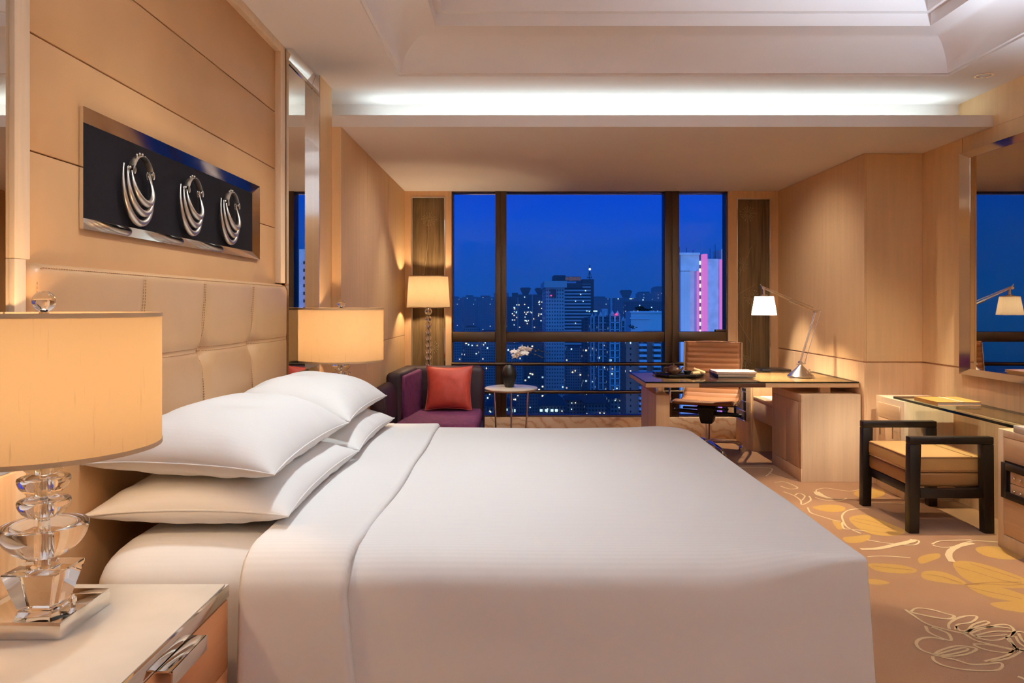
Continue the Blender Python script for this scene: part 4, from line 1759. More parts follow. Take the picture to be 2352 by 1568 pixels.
# ---- desk chair (local: faces -y, then turned)
ch = thing('desk_chair', 'tan ribbed-leather swivel chair with chrome frame behind the writing desk', 'chair', (1.72, 6.72, 0), math.radians(-24))
prof = [(-.27, .470), (-.255, .485), (-.20, .487), (-.10, .475), (.0, .462), (.10, .458), (.17, .466), (.215, .50), (.245, .56), (.262, .66), (.275, .78), (.285, .88), (.292, .975), (.290, .990)]
pp = catmull([(a, c, 0) for a, c in prof], 8)
def sling(lo_, hi_, name, w):
    b = NB()
    seg_ = pp[lo_:hi_]
    n = len(seg_) - 1
    acc = [0]
    for i in range(n):
        acc.append(acc[-1] + (seg_[i + 1] - seg_[i]).length)
    def fn(u, v):
        i = min(n - 1, int(u * n))
        f = u * n - i
        p = seg_[i].lerp(seg_[i + 1], f)
        t = (seg_[min(n, i + 1)] - seg_[max(0, i)]).normalized()
        nn = Vector((-t.y, t.x))
        s = acc[i] + (acc[i + 1] - acc[i]) * f
        rib = .006 * abs(math.sin(PI * s / .048)) ** .5
        e = 1 if .06 < u < .94 else 0
        sag = -.012 * math.sin(PI * v)
        o_ = rib * 1.0 + sag * .6
        return Vector(((v - .5) * w, p.x + nn.x * o_, p.y + nn.y * o_))
    surf(b, fn, n * 2, 16)
    o = obj(name, b, M['tanleather'], ch, ang=80)
    m_ = o.modifiers.new('thick', 'SOLIDIFY')
    m_.thickness = .016
    m_.offset = 0
    return o
nS = 8 * 7 + 4
sling(0, nS, 'seat', .50)
sling(nS - 2, len(pp), 'backrest', .50)
for s in (-1, 1):
    b = NB()
    tube(b, [(s * .262, p.x, p.y - .004) for p in pp[2:]], .010, 8)
    obj('side_rail', b, M['chrome'], ch)
    b = NB()
    arm = [(s * .268, -.16, .462), (s * .30, -.165, .47), (s * .305, -.175, .55), (s * .302, -.16, .655), (s * .30, -.08, .678), (s * .30, .10, .682), (s * .30, .20, .672), (s * .285, .262, .645), (s * .268, .268, .62)]
    tube(b, catmull(arm, 6), .0095, 8)
    obj('armrest', b, M['chrome'], ch)
b = NB()
box(b, -.26, .26, -.03, .03, .425, .445, .006)
box(b, -.20, .20, -.12, -.09, .405, .425, .006)
hexa(b, [(-.05, -.07, .27), (.05, -.07, .27), (.05, .06, .27), (-.05, .06, .27), (-.085, -.10, .43), (.085, -.10, .43), (.085, .10, .43), (-.085, .10, .43)], .012, 2)
tube(b, [(-.30, -.02, .375), (.30, -.02, .355)], .018, 10)
obj('tilt_mechanism', b, M['blackmat'], ch)
b = NB()
lathe(b, [(.0, .08), (.030, .08), (.030, .12), (.022, .125), (.022, .28), (0, .28)], seg=20)
obj('column', b, M['chrome'], ch)
for k in range(4):
    a = math.radians(45 + 90 * k - 12)
    d = Vector((math.cos(a), math.sin(a), 0))
    b = NB()
    tube(b, [d * .02 + Vector((0, 0, .105)), d * .10 + Vector((0, 0, .102)), d * .30 + Vector((0, 0, .085)), d * .325 + Vector((0, 0, .07)), d * .33 + Vector((0, 0, .05))], [.020, .018, .012, .011, .009], 10)
    obj('base_arm', b, M['chrome'], ch)
    b = NB()
    s_ = Vector((-d.y, d.x, 0))
    c = d * .335 + Vector((0, 0, .026))
    for q in (-1, 1):
        tube(b, [c + s_ * .006 * q, c + s_ * .024 * q], .0255, 16)
    tube(b, [c - s_ * .024, c + s_ * .024], .012, 10)
    obj('caster', b, M['steel'], ch)

# ================================================================== VANITY ALONG THE RIGHT WALL
vn = thing('vanity', 'maple vanity counter with green-edged glass top beneath the big mirror', 'vanity', (2.85, 4.0, 0))
b = NB()
box(b, 2.66, 3.034, 5.10, 5.50, .0, .672, .002)
fp = obj('far_pedestal', b, M['maple_lt'], vn, world=True)
for i, (z0, z1) in enumerate(((.525, .628), (.33, .52), (.13, .325))):
    b = NB()
    box(b, 2.652, 2.661, 5.15, 5.45, z0, z1, .001)
    d = obj('drawer', b, M['maple_y'], fp, world=True)
    if i == 1:
        for yk in (5.20, 5.38):
            b = NB()
            tube(b, [(2.652, yk, .45), (2.63, yk, .45)], .005, 8)
            tube(b, [(2.632, yk, .40), (2.632, yk, .50)], .006, 8)
            obj('knob', b, M['chrome'], d, world=True)
b = NB()
box(b, 3.0, 3.034, 4.14, 5.10, .0, .62)
obj('back_panel', b, M['maple'], vn, world=True)
b = NB()
box(b, 2.69, 3.034, 2.3, 4.13, .0, .652, .002)
npd = obj('near_pedestal', b, M['maple'], vn, world=True)
b = NB()
box(b, 2.676, 3.034, 2.3, 4.0, .6535, .690, .002)
obj('stone_top', b, M['stone'], vn, world=True)
b = NB()
for q in ((4.085, 4.13, 0, .652), (2.3, 4.085, .615, .652), (2.3, 4.085, 0, .075)):
    box(b, 2.678, 2.691, q[0], q[1], q[2], q[3], .001)
obj('face_frame', b, M['maple_lt'], npd, world=True)
for z0, z1 in ((.485, .611), (.079, .285)):
    b = NB()
    box(b, 2.680, 2.691, 3.3, 4.082, z0, z1, .001)
    obj('drawer', b, M['maple_y'], npd, world=True)
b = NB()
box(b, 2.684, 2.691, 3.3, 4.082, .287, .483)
obj('dark_niche_panel', b, M['nicheshade'], npd, world=True)  # flat dark panel, the shade inside the niche put into its colour
b = NB()
box(b, 2.674, 2.690, 3.3, 4.02, .30, .37, .001)
box(b, 2.674, 2.690, 3.3, 4.02, .374, .44, .001)
obj('inner_drawer', b, M['maple_y'], npd, world=True)
for y in (3.98, 3.93):
    for z in (.335, .407):
        b = NB()
        sphere(b, (2.668, y, z), .008, 10)
        obj('knob', b, M['chrome'], npd, world=True)
b = NB()
loop_frame(b, 2.664, 3.45, 4.075, .285, .478, .038, .007)
obj('leather_pull_frame', b, M['black'], npd, world=True)
b = NB()
box(b, 2.672, 3.034, 4.0, 5.27, .6745, .690, 0)
b.normal_update()
for f in b.faces:
    f.material_index = 0 if abs(f.normal.z) > .5 else 1
obj('glass_top', b, [M['vanglass'], M['glassedge']], vn, world=True, smooth=False)
bk = magazine('thick orange-covered book on the glass vanity top below the big mirror', 2.70, 2.985, 4.765, 5.045, .6905, .024, M['orange'], 0.0, 'book', None)
b = NB()
box(b, .02, .032, -.139, .139, .024, .0252)
o = obj('ribbon', b, M['paper'], bk)
o['label'] = 'pale ribbon marker'

bxn = thing('stationery_box', 'low yellow-lit cream box at the near end of the vanity top', 'box', (2.87, 3.80, .6905))
bxn['label'] = 'low cream box lying on the stone end of the vanity, beside its glass top'
b = NB()
box(b, -.15, .15, -.15, .16, 0, .02, .002)
obj('box_body', b, M['towel'], bxn)
b = NB()
box(b, -.152, .152, -.152, .162, .0205, .028, .002)
obj('lid', b, M['towel'], bxn)

# ---- stool
so = thing('stool', 'dark wooden arm stool with caramel leather cushion in front of the vanity', 'stool', (2.55, 4.655, 0))
for nm, y in (('near', 4.335), ('far', 4.925)):
    for xs, x in ((-1, 2.33), (1, 2.755)):
        b = NB()
        w0, w1 = .058, .066
        hexa(b, [(x + xs * .008 - w0 / 2 + .0, y, 0), (x + xs * .008 + w0 / 2, y, 0), (x + xs * .008 + w0 / 2, y + .055, 0), (x + xs * .008 - w0 / 2, y + .055, 0),
                 (x - w1 / 2, y, .522), (x + w1 / 2, y, .522), (x + w1 / 2, y + .055, .522), (x - w1 / 2, y + .055, .522)], .004, 2)
        obj('leg', b, M['wenge'], so, world=True)
    b = NB()
    box(b, 2.33 - .033, 2.755 + .033, y, y + .055, .5225, .565, .005)
    obj('arm_rail', b, M['wenge'], so, world=True)
    b = NB()
    box(b, 2.36, 2.725, y + .005, y + .05, .205, .258, .003)
    obj('seat_rail', b, M['wenge'], so, world=True)
for x in (2.335, 2.715):
    b = NB()
    box(b, x, x + .04, 4.391, 4.924, .205, .258, .003)
    obj('side_rail', b, M['wenge'], so, world=True)
b = NB()
box(b, 2.33, 2.76, 4.392, 4.923, .2585, .345, .018, 4)
obj('seat_base', b, M['stooldark'], so, world=True, ang=50)
b = NB()
box(b, 2.325, 2.765, 4.393, 4.922, .346, .438, .02, 4)
bmesh.ops.subdivide_edges(b, edges=b.edges, cuts=1)
cu_ = obj('seat_cushion', b, M['stoolleather'], so, world=True, ang=50)
b = NB()
for z in (.352, .434):
    c_ = [(2.327, 4.395), (2.763, 4.395), (2.763, 4.92), (2.327, 4.92)]
    pts = []
    for i in range(4):
        a, d_ = c_[i], c_[(i + 1) % 4]
        for k in range(10):
            q = .04 + .92 * k / 9
            pts.append((a[0] + (d_[0] - a[0]) * q, a[1] + (d_[1] - a[1]) * q, z))
    tube(b, pts, .0045, 6, True)
tube(b, [(2.70, 4.40, .4385), (2.685, 4.45, .4390), (2.685, 4.88, .4390), (2.70, 4.915, .4385)], .002, 5)
obj('cushion_piping', b, M['stooldark'], cu_, world=True)
# ================================================================== THE CITY OUTSIDE
def facade(name, wall, glass, cw, chh, fw=.6, fh=.55, lit=.04, litc=(1, .9, .65, 1), es=2.0, litc2=(.6, .95, 1, 1), u0=0.0, wallvar=.08):
    t = MT(name)
    tc = t.n('ShaderNodeTexCoord')
    sp = t.n('ShaderNodeSeparateXYZ')
    t.l(tc.outputs['Object'], sp.inputs[0])
    u = t.math('DIVIDE', t.math('ADD', t.math('ADD', sp.outputs[0], sp.outputs[1]), 1000.0 + u0), cw)
    v = t.math('DIVIDE', t.math('ADD', sp.outputs[2], 1000.0), chh)
    fu, fv = t.math('FRACT', u), t.math('FRACT', v)
    iu, iv = t.math('FLOOR', u), t.math('FLOOR', v)
    mu = t.math('LESS_THAN', t.math('ABSOLUTE', t.math('SUBTRACT', fu, .5)), fw / 2)
    mv = t.math('LESS_THAN', t.math('ABSOLUTE', t.math('SUBTRACT', fv, .5)), fh / 2)
    ge = t.n('ShaderNodeNewGeometry')
    sg = t.n('ShaderNodeSeparateXYZ')
    t.l(ge.outputs['Normal'], sg.inputs[0])
    side = t.math('LESS_THAN', t.math('ABSOLUTE', sg.outputs[2]), .5)
    mk = t.math('MULTIPLY', t.math('MULTIPLY', mu, mv), side)
    cb = t.n('ShaderNodeCombineXYZ')
    t.l(iu, cb.inputs[0])
    t.l(iv, cb.inputs[1])
    wn = t.n('ShaderNodeTexWhiteNoise', noise_dimensions='3D')
    t.l(cb.outputs[0], wn.inputs['Vector'])
    lt = t.math('MULTIPLY', t.math('LESS_THAN', wn.outputs['Value'], lit), mk)
    sc_ = t.n('ShaderNodeSeparateColor')
    t.l(wn.outputs['Color'], sc_.inputs[0])
    nz = t.noise(tc.outputs['Object'], .12, 4)
    wc = t.ramp(nz, [(.3, tuple(x * (1 - wallvar) for x in wall[:3]) + (1,)), (.7, tuple(min(1, x * (1 + wallvar)) for x in wall[:3]) + (1,))])
    col = t.mix(mk, wc, glass)
    lc = t.mix(t.math('GREATER_THAN', sc_.outputs[1], .55), litc, litc2)
    t.set(col=col, rough=.7, spec=.2, emit=lc, es=t.math('MULTIPLY', lt, t.math('MULTIPLY', t.math('ADD', sc_.outputs[2], .25), es)))
    return t.m


WHITE, GREY, BRICK, DARKG = C(210, 206, 200), C(150, 150, 152), C(176, 110, 96), C(18, 24, 34)
SC = 3.5            # the skyline stands 250 to 2000 m away
GROUND_Z = -215.0
bm = NB()
surf(bm, lambda u, v: Vector((-1820 + 4550 * u, 60 + 3800 * v, GROUND_Z)), 20, 20)
bmesh.ops.recalc_face_normals(bm, faces=bm.faces)
struct('city_ground', bm, plain('night_street', C(60, 62, 66), .8, .3, .05), smooth=False)
M['lit1'] = emit_mat('lit_window_warm', (1, .88, .55, 1), 1.6)
M['lit2'] = emit_mat('lit_window_cool', (.62, .95, 1, 1), 1.4)
M['redlamp'] = emit_mat('red_beacon', (1, .03, .12, 1), 3)
M['roofdark'] = plain('dark_roof_slab', C(46, 50, 58), .8)
M['treeleaf'] = plain('night_tree_leaves', C(24, 40, 22), .9, .4, 2)
M['pinkstrip'] = emit_mat('pink_neon_strip', (.85, .22, .80, 1), .75)


class Bld:
    def __init__(s, label, px0, px1, pytop, D, dep, mat_, zb=GROUND_Z, cat='building', group=None, name='apartment_tower'):
        D, dep = D * SC, dep * SC
        s.D, s.dep = D, dep
        s.x0, s.x1 = (px0 - CX) * D / F, (px1 - CX) * D / F
        s.zt = H - (pytop - CY) * D / F
        s.k = D / F
        b = NB()
        box(b, s.x0, s.x1, D, D + dep, zb, s.zt)
        s.cx, s.cy = (s.x0 + s.x1) / 2, D + dep / 2
        s.o = thing(name, label, cat, (s.cx, s.cy, zb), 0, group)
        s.zb = zb
        obj('tower_block', b, mat_, s.o, world=True, smooth=False)

    def X(s, px, dy=0):
        return (px - CX) * (s.D + dy) / F

    def Zp(s, py, dy=0):
        return H - (py - CY) * (s.D + dy) / F

    def blk(s, name, px0, px1, py0, py1, m, dy=-1.0, dep=None, mats=None):
        """box whose front face covers photo px0..px1, py0..py1 at depth D+dy"""
        b = NB()
        dy, dep = dy * SC, (dep * SC if dep else None)
        D = s.D + dy
        box(b, (px0 - CX) * D / F, (px1 - CX) * D / F, D, D + (dep if dep else -dy + .5), GROUND_Z if py1 >= 1000 else H - (py1 - CY) * D / F, H - (py0 - CY) * D / F)
        return obj(name, b, m, s.o, world=True, smooth=False)

    def lamp(s, px, py, m='lit2', w=2.6, h=2.6):
        return s.blk('lit_window', px - w / 2, px + w / 2, py - h / 2, py + h / 2, M[m], -.4, .3)

    def flare(s, px0, px1, py0, py1, m=None):
        """rooftop pavilion that widens upward"""
        b = NB()
        D = s.D
        k = s.k
        xa, xb = (px0 - CX) * k, (px1 - CX) * k
        za, zb_ = s.Zp(py1), s.Zp(py0)
        w = xb - xa
        hexa(b, [(xa + w * .25, D + 2, za), (xb - w * .25, D + 2, za), (xb - w * .25, D + 2 + w * .5, za), (xa + w * .25, D + 2 + w * .5, za),
                 (xa, D, zb_), (xb, D, zb_), (xb, D + w, zb_), (xa, D + w, zb_)])
        box(b, xa + w * .1, xb - w * .1, D + 1, D + w * .9, zb_, zb_ + w * .08)
        obj('roof_pavilion', b, m or M['roofdark'], s.o, world=True, smooth=False)


fA = facade('punched_window_facade', C(176, 180, 184), DARKG, 3.2, 4.4, .42, .42, .02)
fB = facade('dark_apartment_facade', C(70, 74, 84), DARKG, 3.4, 3.4, .55, .5, .07, es=2.2)
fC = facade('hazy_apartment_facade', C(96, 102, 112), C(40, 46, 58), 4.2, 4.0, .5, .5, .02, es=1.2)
fD = facade('mid_apartment_facade', C(112, 116, 124), C(26, 32, 44), 2.6, 3.1, .55, .55, .035, es=2.0)
fE = facade('brick_apartment_facade', BRICK, C(40, 34, 44), 5.2, 3.2, .14, .35, .008)
fG = facade('white_concrete_facade', C(206, 206, 204), C(188, 188, 188), 1.1, 3000, .08, 1.0, 0.0)
fH = facade('low_rise_facade', C(84, 86, 92), C(20, 24, 34), 2.6, 3.2, .5, .5, .05, es=1.6)
fI = facade('street_block_facade', C(64, 66, 74), C(20, 24, 34), 4.0, 3.6, .5, .5, .05, es=1.8)

# white office tower with rooftop sign
A = Bld('pale office tower with banded windows and a rooftop sign, topped by an antenna mast', 1254, 1297, 652, 260, 40, fA, name='office_tower')
A.blk('window_wing', 1297, 1357, 652, 1100, M['band'] if 'band' in M else facade('banded_office_facade', C(176, 180, 184), DARKG, 4000, 4.1, 1.0, .55, .0), -.2, 36)
A.blk('roof_parapet', 1250, 1302, 645, 660, plain('pale_parapet', C(176, 180, 184), .8), -1.5, 40)
A.blk('roof_recess', 1302, 1338, 650, 661, M['roofdark'], -.8, 30)
A.blk('dark_logo_panel', 1265, 1277, 664, 683, M['roofdark'], -1.2, 1)
A.blk('sign_box', 1272, 1299, 632, 648, plain('dark_sign_box', C(30, 34, 46), .7), 2, 14)
A.blk('sign_board', 1299, 1334, 635, 646, plain('sign_board_blue', C(58, 70, 84), .7), 1.5, 2)
A.blk('rear_wing', 1338, 1364, 641, 1100, M['roofdark'], 10, 30)
A.blk('red_beacon', 1264.5, 1267.5, 677, 680, M['redlamp'], -2.0, .5)
b = NB()
D_ = A.D
tube(b, [(A.X(1355.5), D_ + 6, A.Zp(641)), (A.X(1355.5), D_ + 6, A.Zp(608))], .5, 6)
for sx in (-1, 1):
    tube(b, [(A.X(1355.5 + sx * 5), D_ + 6, A.Zp(638)), (A.X(1355.5), D_ + 6, A.Zp(622))], .3, 5)
box(b, A.X(1349), A.X(1360), D_ + 4, D_ + 8, A.Zp(638), A.Zp(636.5))
obj('antenna_mast', b, M['roofdark'], A.o, world=True)
b = NB()
sphere(b, (A.X(1355.8), D_ + 5.4, A.Zp(617.5)), 1.3, 10)
obj('beacon_light', b, emit_mat('white_beacon', (.85, 1, 1, 1), 4), A.o, world=True)
for px, py in ((1334, 676), (1322, 691.5), (1339.5, 691.8), (1321, 657), (1348, 714), (1353.5, 715), (1345, 667.5), (1338, 740), (1322, 742)):
    A.lamp(px, py, w=2.2, h=2.2)
A.blk('lit_window', 1363, 1372, 713, 715.5, M['lit2'], -.6, .3)
cu_t = bpy.data.curves.new('sign_lettering', 'FONT')
cu_t.body = '\u4e2d\u56fd\u90ae\u653f'
cu_t.size = 4.9
cu_t.align_x = 'CENTER'
cu_t.align_y = 'CENTER'
cu_t.extrude = .3
sg = bpy.data.objects.new('sign_lettering', cu_t)
COL.objects.link(sg)
sg.parent = A.o
sg.rotation_euler = (PI / 2, 0, 0)
sg.location = Vector((A.X(1316.5), D_ + 4.6, A.Zp(640.5))) - A.o.location
cu_t.materials.append(emit_mat('dim_amber_sign_letters', (.55, .30, .12, 1), .35))
bpy.context.view_layer.update()
me_ = bpy.data.meshes.new_from_object(sg.evaluated_get(bpy.context.evaluated_depsgraph_get()))
sm_ = bpy.data.objects.new('sign_characters', me_)
COL.objects.link(sm_)
sm_.parent, sm_.location, sm_.rotation_euler = A.o, sg.location, sg.rotation_euler
bpy.data.objects.remove(sg)
bpy.data.curves.remove(cu_t)
sm_.name = 'sign_lettering'

# dark twin towers with flared crowns
for label, a, c, top, fl0, lights in (
        ('dark apartment tower with a flared crown, second from the pale office tower', 1190, 1222, 676, (1194, 1220, 662, 676), ((1187, 700), (1192, 700), (1205, 699), (1205, 682), (1205, 717), (1211, 717), (1206, 728), (1206, 736), (1211, 743), (1210, 738), (1221, 718), (1226, 732))),
        ('dark apartment tower with a flared crown, right next to the pale office tower', 1224, 1256, 676, (1228, 1255, 663, 676), ((1239, 692), (1238, 694.5), (1245, 693.5), (1239, 699), (1244, 708), (1238, 721), (1244, 721), (1237, 725))),
        ('dark apartment tower with a stepped roof beside the window mullion', 1160, 1189, 681, None, ((1181, 706), (1182, 709), (1181, 724), (1186, 718), (1192, 745), (1187, 729), (1181, 746)))):
    t = Bld(label, a, c, top, 330 if a > 1170 else 346, 10, fB)
    if fl0:
        t.flare(*fl0)
    else:
        t.blk('roof_step', 1176, 1190, 672, 682, M['roofdark'], 2, 20)
    for i, (px, py) in enumerate(lights):
        t.lamp(px, py, 'lit1' if i % 3 else 'lit2', 2.8 if i < 4 else 2.2, 2.4)
# far hazy slabs
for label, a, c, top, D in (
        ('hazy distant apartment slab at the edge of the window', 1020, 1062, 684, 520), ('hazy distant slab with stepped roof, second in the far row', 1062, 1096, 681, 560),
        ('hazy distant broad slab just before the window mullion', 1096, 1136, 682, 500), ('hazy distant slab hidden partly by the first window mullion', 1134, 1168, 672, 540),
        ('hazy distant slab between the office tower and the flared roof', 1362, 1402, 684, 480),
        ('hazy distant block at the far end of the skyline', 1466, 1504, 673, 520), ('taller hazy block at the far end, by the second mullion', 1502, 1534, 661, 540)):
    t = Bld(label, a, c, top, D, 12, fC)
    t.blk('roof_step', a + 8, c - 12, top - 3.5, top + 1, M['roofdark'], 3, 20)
t = Bld('distant dark block with a flared octagonal roof pavilion, beyond the residential towers', 1412, 1464, 684, 430, 12, fC)
t.flare(1426, 1453, 668, 684)
t.lamp(1449, 686, 'lit2', 6, 2)
t.lamp(1420, 686, 'lit2')
t = Bld('wide dark block below the hazy skyline, behind the terraces', 1440, 1530, 692, 362, 12, fB)
t.lamp(1477, 688.5, 'lit2')

# nearer residential rows
MIDS = [
    (1025, 1062, 768, 251, fD), (1066, 1100, 752, 262, fD), (1104, 1150, 762, 241, fD), (1150, 1200, 792, 231, fD), (1202, 1250, 788, 246, fI),
    (1356, 1372, 728, 206, fD), (1374, 1396, 726, 197, fD), (1400, 1424, 724, 188, fD), (1426, 1446, 736, 215, fD), (1340, 1360, 733, 224, fI), (1300, 1340, 800, 236, fD)]
MLAB = ['grid-windowed apartment tower low in the first window bay, nearest the floor lamp', 'grid-windowed apartment tower low in the middle of the first window bay', 'grid-windowed apartment tower just before the first mullion',
        'dim apartment block behind the orchid', 'dim apartment block right of the orchid blossoms', 'narrow gabled residential tower nearest the pale office tower', 'narrow residential tower with white gable frames, second in its row',
        'narrow residential tower with white gable frames and a red beacon', 'narrow residential tower beside the brick terrace block', 'dark narrow block before the pale office tower', 'low apartment block at the foot of the pale office tower']
M['whiteframe'] = plain('white_facade_frame', C(196, 200, 206), .7)
for (a, c, top, D, f_), lab in zip(MIDS, MLAB):
    t = Bld(lab, a, c, top, D, 7, f_, group=None)
    if 1350 < a < 1430:
        m_ = (a + c) / 2
        for x0, x1 in ((a + 1, m_ - 1), (m_ + 1, c - 1)):
            b = NB()
            for q in (x0, x1):
                box(b, t.X(q) - .4, t.X(q) + .4, t.D - 1.5, t.D, t.zb, t.zt + 1)
            zz = t.zt
            while zz > -150:
                box(b, t.X(x0), t.X(x1), t.D - 1.5, t.D, zz - .4, zz + .4)
                zz -= 6.2
            prism(b, [(t.X(x0), t.zt + .7), (t.X(x1), t.zt + .7), ((t.X(x0) + t.X(x1)) / 2, t.zt + 4.5)], 'y', t.D - 1.5, t.D)
            obj('bay_frame', b, M['whiteframe'], t.o, world=True, smooth=False)
    else:
        t.blk('roof_step', a + 4, c - 8, top - 4, top + 1, M['roofdark'], 2, 4)
    rn = random.Random(int(a))
    for _ in range(5 if a < 1150 else 4):
        t.lamp(rn.uniform(a + 3, c - 3), rn.uniform(max(top + 6, 770), 850 if a < 1150 else 930), rn.choice(('lit1', 'lit2')), rn.uniform(1.6, 4), rn.uniform(2, 3))
    if a == 1400:
        t.blk('red_beacon', 1414, 1418, 720, 723.5, M['redlamp'], -1, .5)
        pass
    if a == 1374:
        t.blk('roof_water_tank', 1383, 1396, 709, 726, plain('pale_tank', C(170, 178, 188), .7), 2, 4)

# brick terrace block with balconies and roof gardens
E = Bld('brick-red terraced apartment block with white balconies and roof trees', 1438, 1478, 772, 118, 7, fE, name='terraced_block')
E.blk('upper_block', 1449, 1534, 716, 790, plain('white_terrace_wall', C(196, 192, 194), .75), .8, 6)
E.blk('balcony_wing', 1478, 1534, 760, 1100, fE, .4, 6.4)
M['glassdark'] = plain('dark_terrace_window', C(26, 30, 42), .3)
for x0, x1, y0, y1 in ((1451, 1466, 721, 728), (1451, 1464, 733, 739), (1481, 1486, 733, 757), (1489, 1493, 733, 757), (1500, 1520, 720, 727), (1506, 1518, 733, 738), (1505, 1514, 747, 757), (1480, 1487, 722, 726)):
    E.blk('terrace_window', x0, x1, y0, y1, M['glassdark'], 1.2, .5)
E.blk('parapet', 1447, 1534, 714.5, 718, M['whiteframe'], .4, 2)
E.blk('parapet', 1447, 1492, 729, 732, M['whiteframe'], .4, 2)
y = 784
while y < 960:
    for x0, x1 in ((1469, 1486), (1502, 1518)):
        E.blk('balcony', x0, x1, y + 5.5, y + 10.5, M['whiteframe'], -1.2, 2)
        E.blk('balcony_window', x0 + 1, x1 - 1, y, y + 5.5, M['glassdark'], .2, .4)
    y += 12.3
for px, py, rx, rz in ((1477, 709, 16, 8), (1449, 750, 10, 6), (1490, 711, 12, 4)):
    b = NB()
    c = Vector((E.X(px), E.D + (8 if py < 730 else -2), E.Zp(py)))
    rn = random.Random(px)
    for _ in range(26):
        p = c + Vector((rn.gauss(0, .42) * rx * E.k, rn.gauss(0, .35) * 3, rn.gauss(0, .38) * rz * E.k))
        sphere(b, p, rn.uniform(.16, .34) * rx * E.k * .6, 8, sz=.7)
    obj('roof_tree_foliage', b, M['treeleaf'], E.o, world=True)

# near white tower with a lit stair column and pink strips
G = Bld('tall pale concrete tower with a lit stair column and pink light strips', 1563, 1585, 622, 70, 4, fG, name='concrete_tower')
M['conc'] = plain('pale_concrete', C(208, 206, 204), .8, .12, .4)
G.blk('upper_shaft', 1563, 1606, 584, 623, M['conc'], .0, 4)
G.blk('stair_recess', 1606, 1616, 584, 1300, plain('blue_grey_recess', C(80, 90, 120), .6), 1.2, 2.6)
G.blk('left_shaft_edge', 1585, 1606.5, 622, 1300, M['conc'], .3, 3.6)
G.blk('middle_shaft', 1625, 1657, 594, 1300, M['conc'], .0, 4)
G.blk('right_shaft', 1657, 1676, 572, 1300, M['conc'], .8, 3)
for x0, x1, y0 in ((1603.5, 1606, 622), (1616, 1625, 583), (1654, 1661, 596)):
    G.blk('pink_light_strip', x0, x1, y0, 1300, M['pinkstrip'], -.25, 1)
G.blk('roof_parapet', 1561, 1608, 580, 585, M['conc'], -.3, 4.3)
b = NB()
for px, h_ in ((1568, 16), (1585, 14), (1600, 9), (1652, 22), (1640, 12)):
    tube(b, [(G.X(px), G.D + 5, G.Zp(596)), (G.X(px), G.D + 5, G.Zp(580 - h_))], .08, 5)
obj('roof_aerial', b, M['roofdark'], G.o, world=True)
k = 0
y = 603
while y < 960:
    G.blk('stair_window', 1607, 1614.5, y - 4.2, y + 4.2, (M['lit1'] if k % 4 else M['lit2']), .9, .5)
    G.blk('side_window', 1662.5, 1666.5, y - 3.5, y + 3.5, M['glassdark'], .55, .5)
    y += 17.6
    k += 1

# low roofs at street level
LOW = [(1030, 1110, 905, 190), (1118, 1165, 900, 201), (1172, 1236, 892, 212), (1242, 1298, 930, 168), (1302, 1343, 918, 179), (1347, 1398, 925, 171), (1402, 1434, 915, 157), (1120, 1180, 932, 146)]
for i, (a, c, top, D) in enumerate(LOW):
    lab = ['wide low block with a dark roof at the foot of the grid-windowed towers', 'low dark block behind the vase', 'low dark block seen between the rails right of the vase', 'small pavilion with a hipped roof and lit eaves low in the main pane',
           'low street block next to the lit pavilion', 'low street block with a pointed gable under the safety rails', 'low street block beside the brick terrace block', 'low street block behind the side table legs'][i]
    t = Bld(lab, a, c, top, D, 7, fH, name='street_building')
    b = NB()
    D = t.D
    x0, x1, y0, y1, z = t.x0 - 2, t.x1 + 2, D - 2, D + 26, t.zt
    hexa(b, [(x0, y0, z), (x1, y0, z), (x1, y1, z), (x0, y1, z), (x0 + (x1 - x0) * .38, D + 11, z + (9 if i in (3, 5) else 4)), (x1 - (x1 - x0) * .38, D + 11, z + (9 if i in (3, 5) else 4)),
             (x1 - (x1 - x0) * .38, D + 14, z + (9 if i in (3, 5) else 4)), (x0 + (x1 - x0) * .38, D + 14, z + (9 if i in (3, 5) else 4))])
    obj('hipped_roof', b, M['roofdark'], t.o, world=True, smooth=False)
    rn = random.Random(i)
    for _ in range(4):
        t.lamp(rn.uniform(a + 3, c - 3), rn.uniform(top + 4, 955), rn.choice(('lit1', 'lit2')), 2.4, 2)
    if i == 3:
        for q in (1240, 1252, 1265, 1275):
            t.blk('lit_window', q, q + 6, 940, 945, M['lit2'], -.5, .3)
    if i == 7:
        t.blk('lit_window', 1174, 1177, 940, 946, M['lit2'], -.5, .3)
        t.blk('lit_window', 1181, 1184, 940, 946, M['lit2'], -.5, .3)

# thin evening haze over the far districts
hz = MT('evening_haze')
hz.t.nodes.remove(hz.b)
vs = hz.n('ShaderNodeVolumeScatter')
vs.inputs['Color'].default_value = (.85, .92, 1, 1)
vs.inputs['Density'].default_value = .00042
hz.l(vs.outputs[0], hz.o.inputs['Volume'])
bm = NB()
box(bm, -1600, 2100, 500, 3600, GROUND_Z - 2, 220)
tag(obj('haze', bm, hz.m, smooth=False), 'thin blue evening haze over the distant towers', 'haze', kind='stuff')

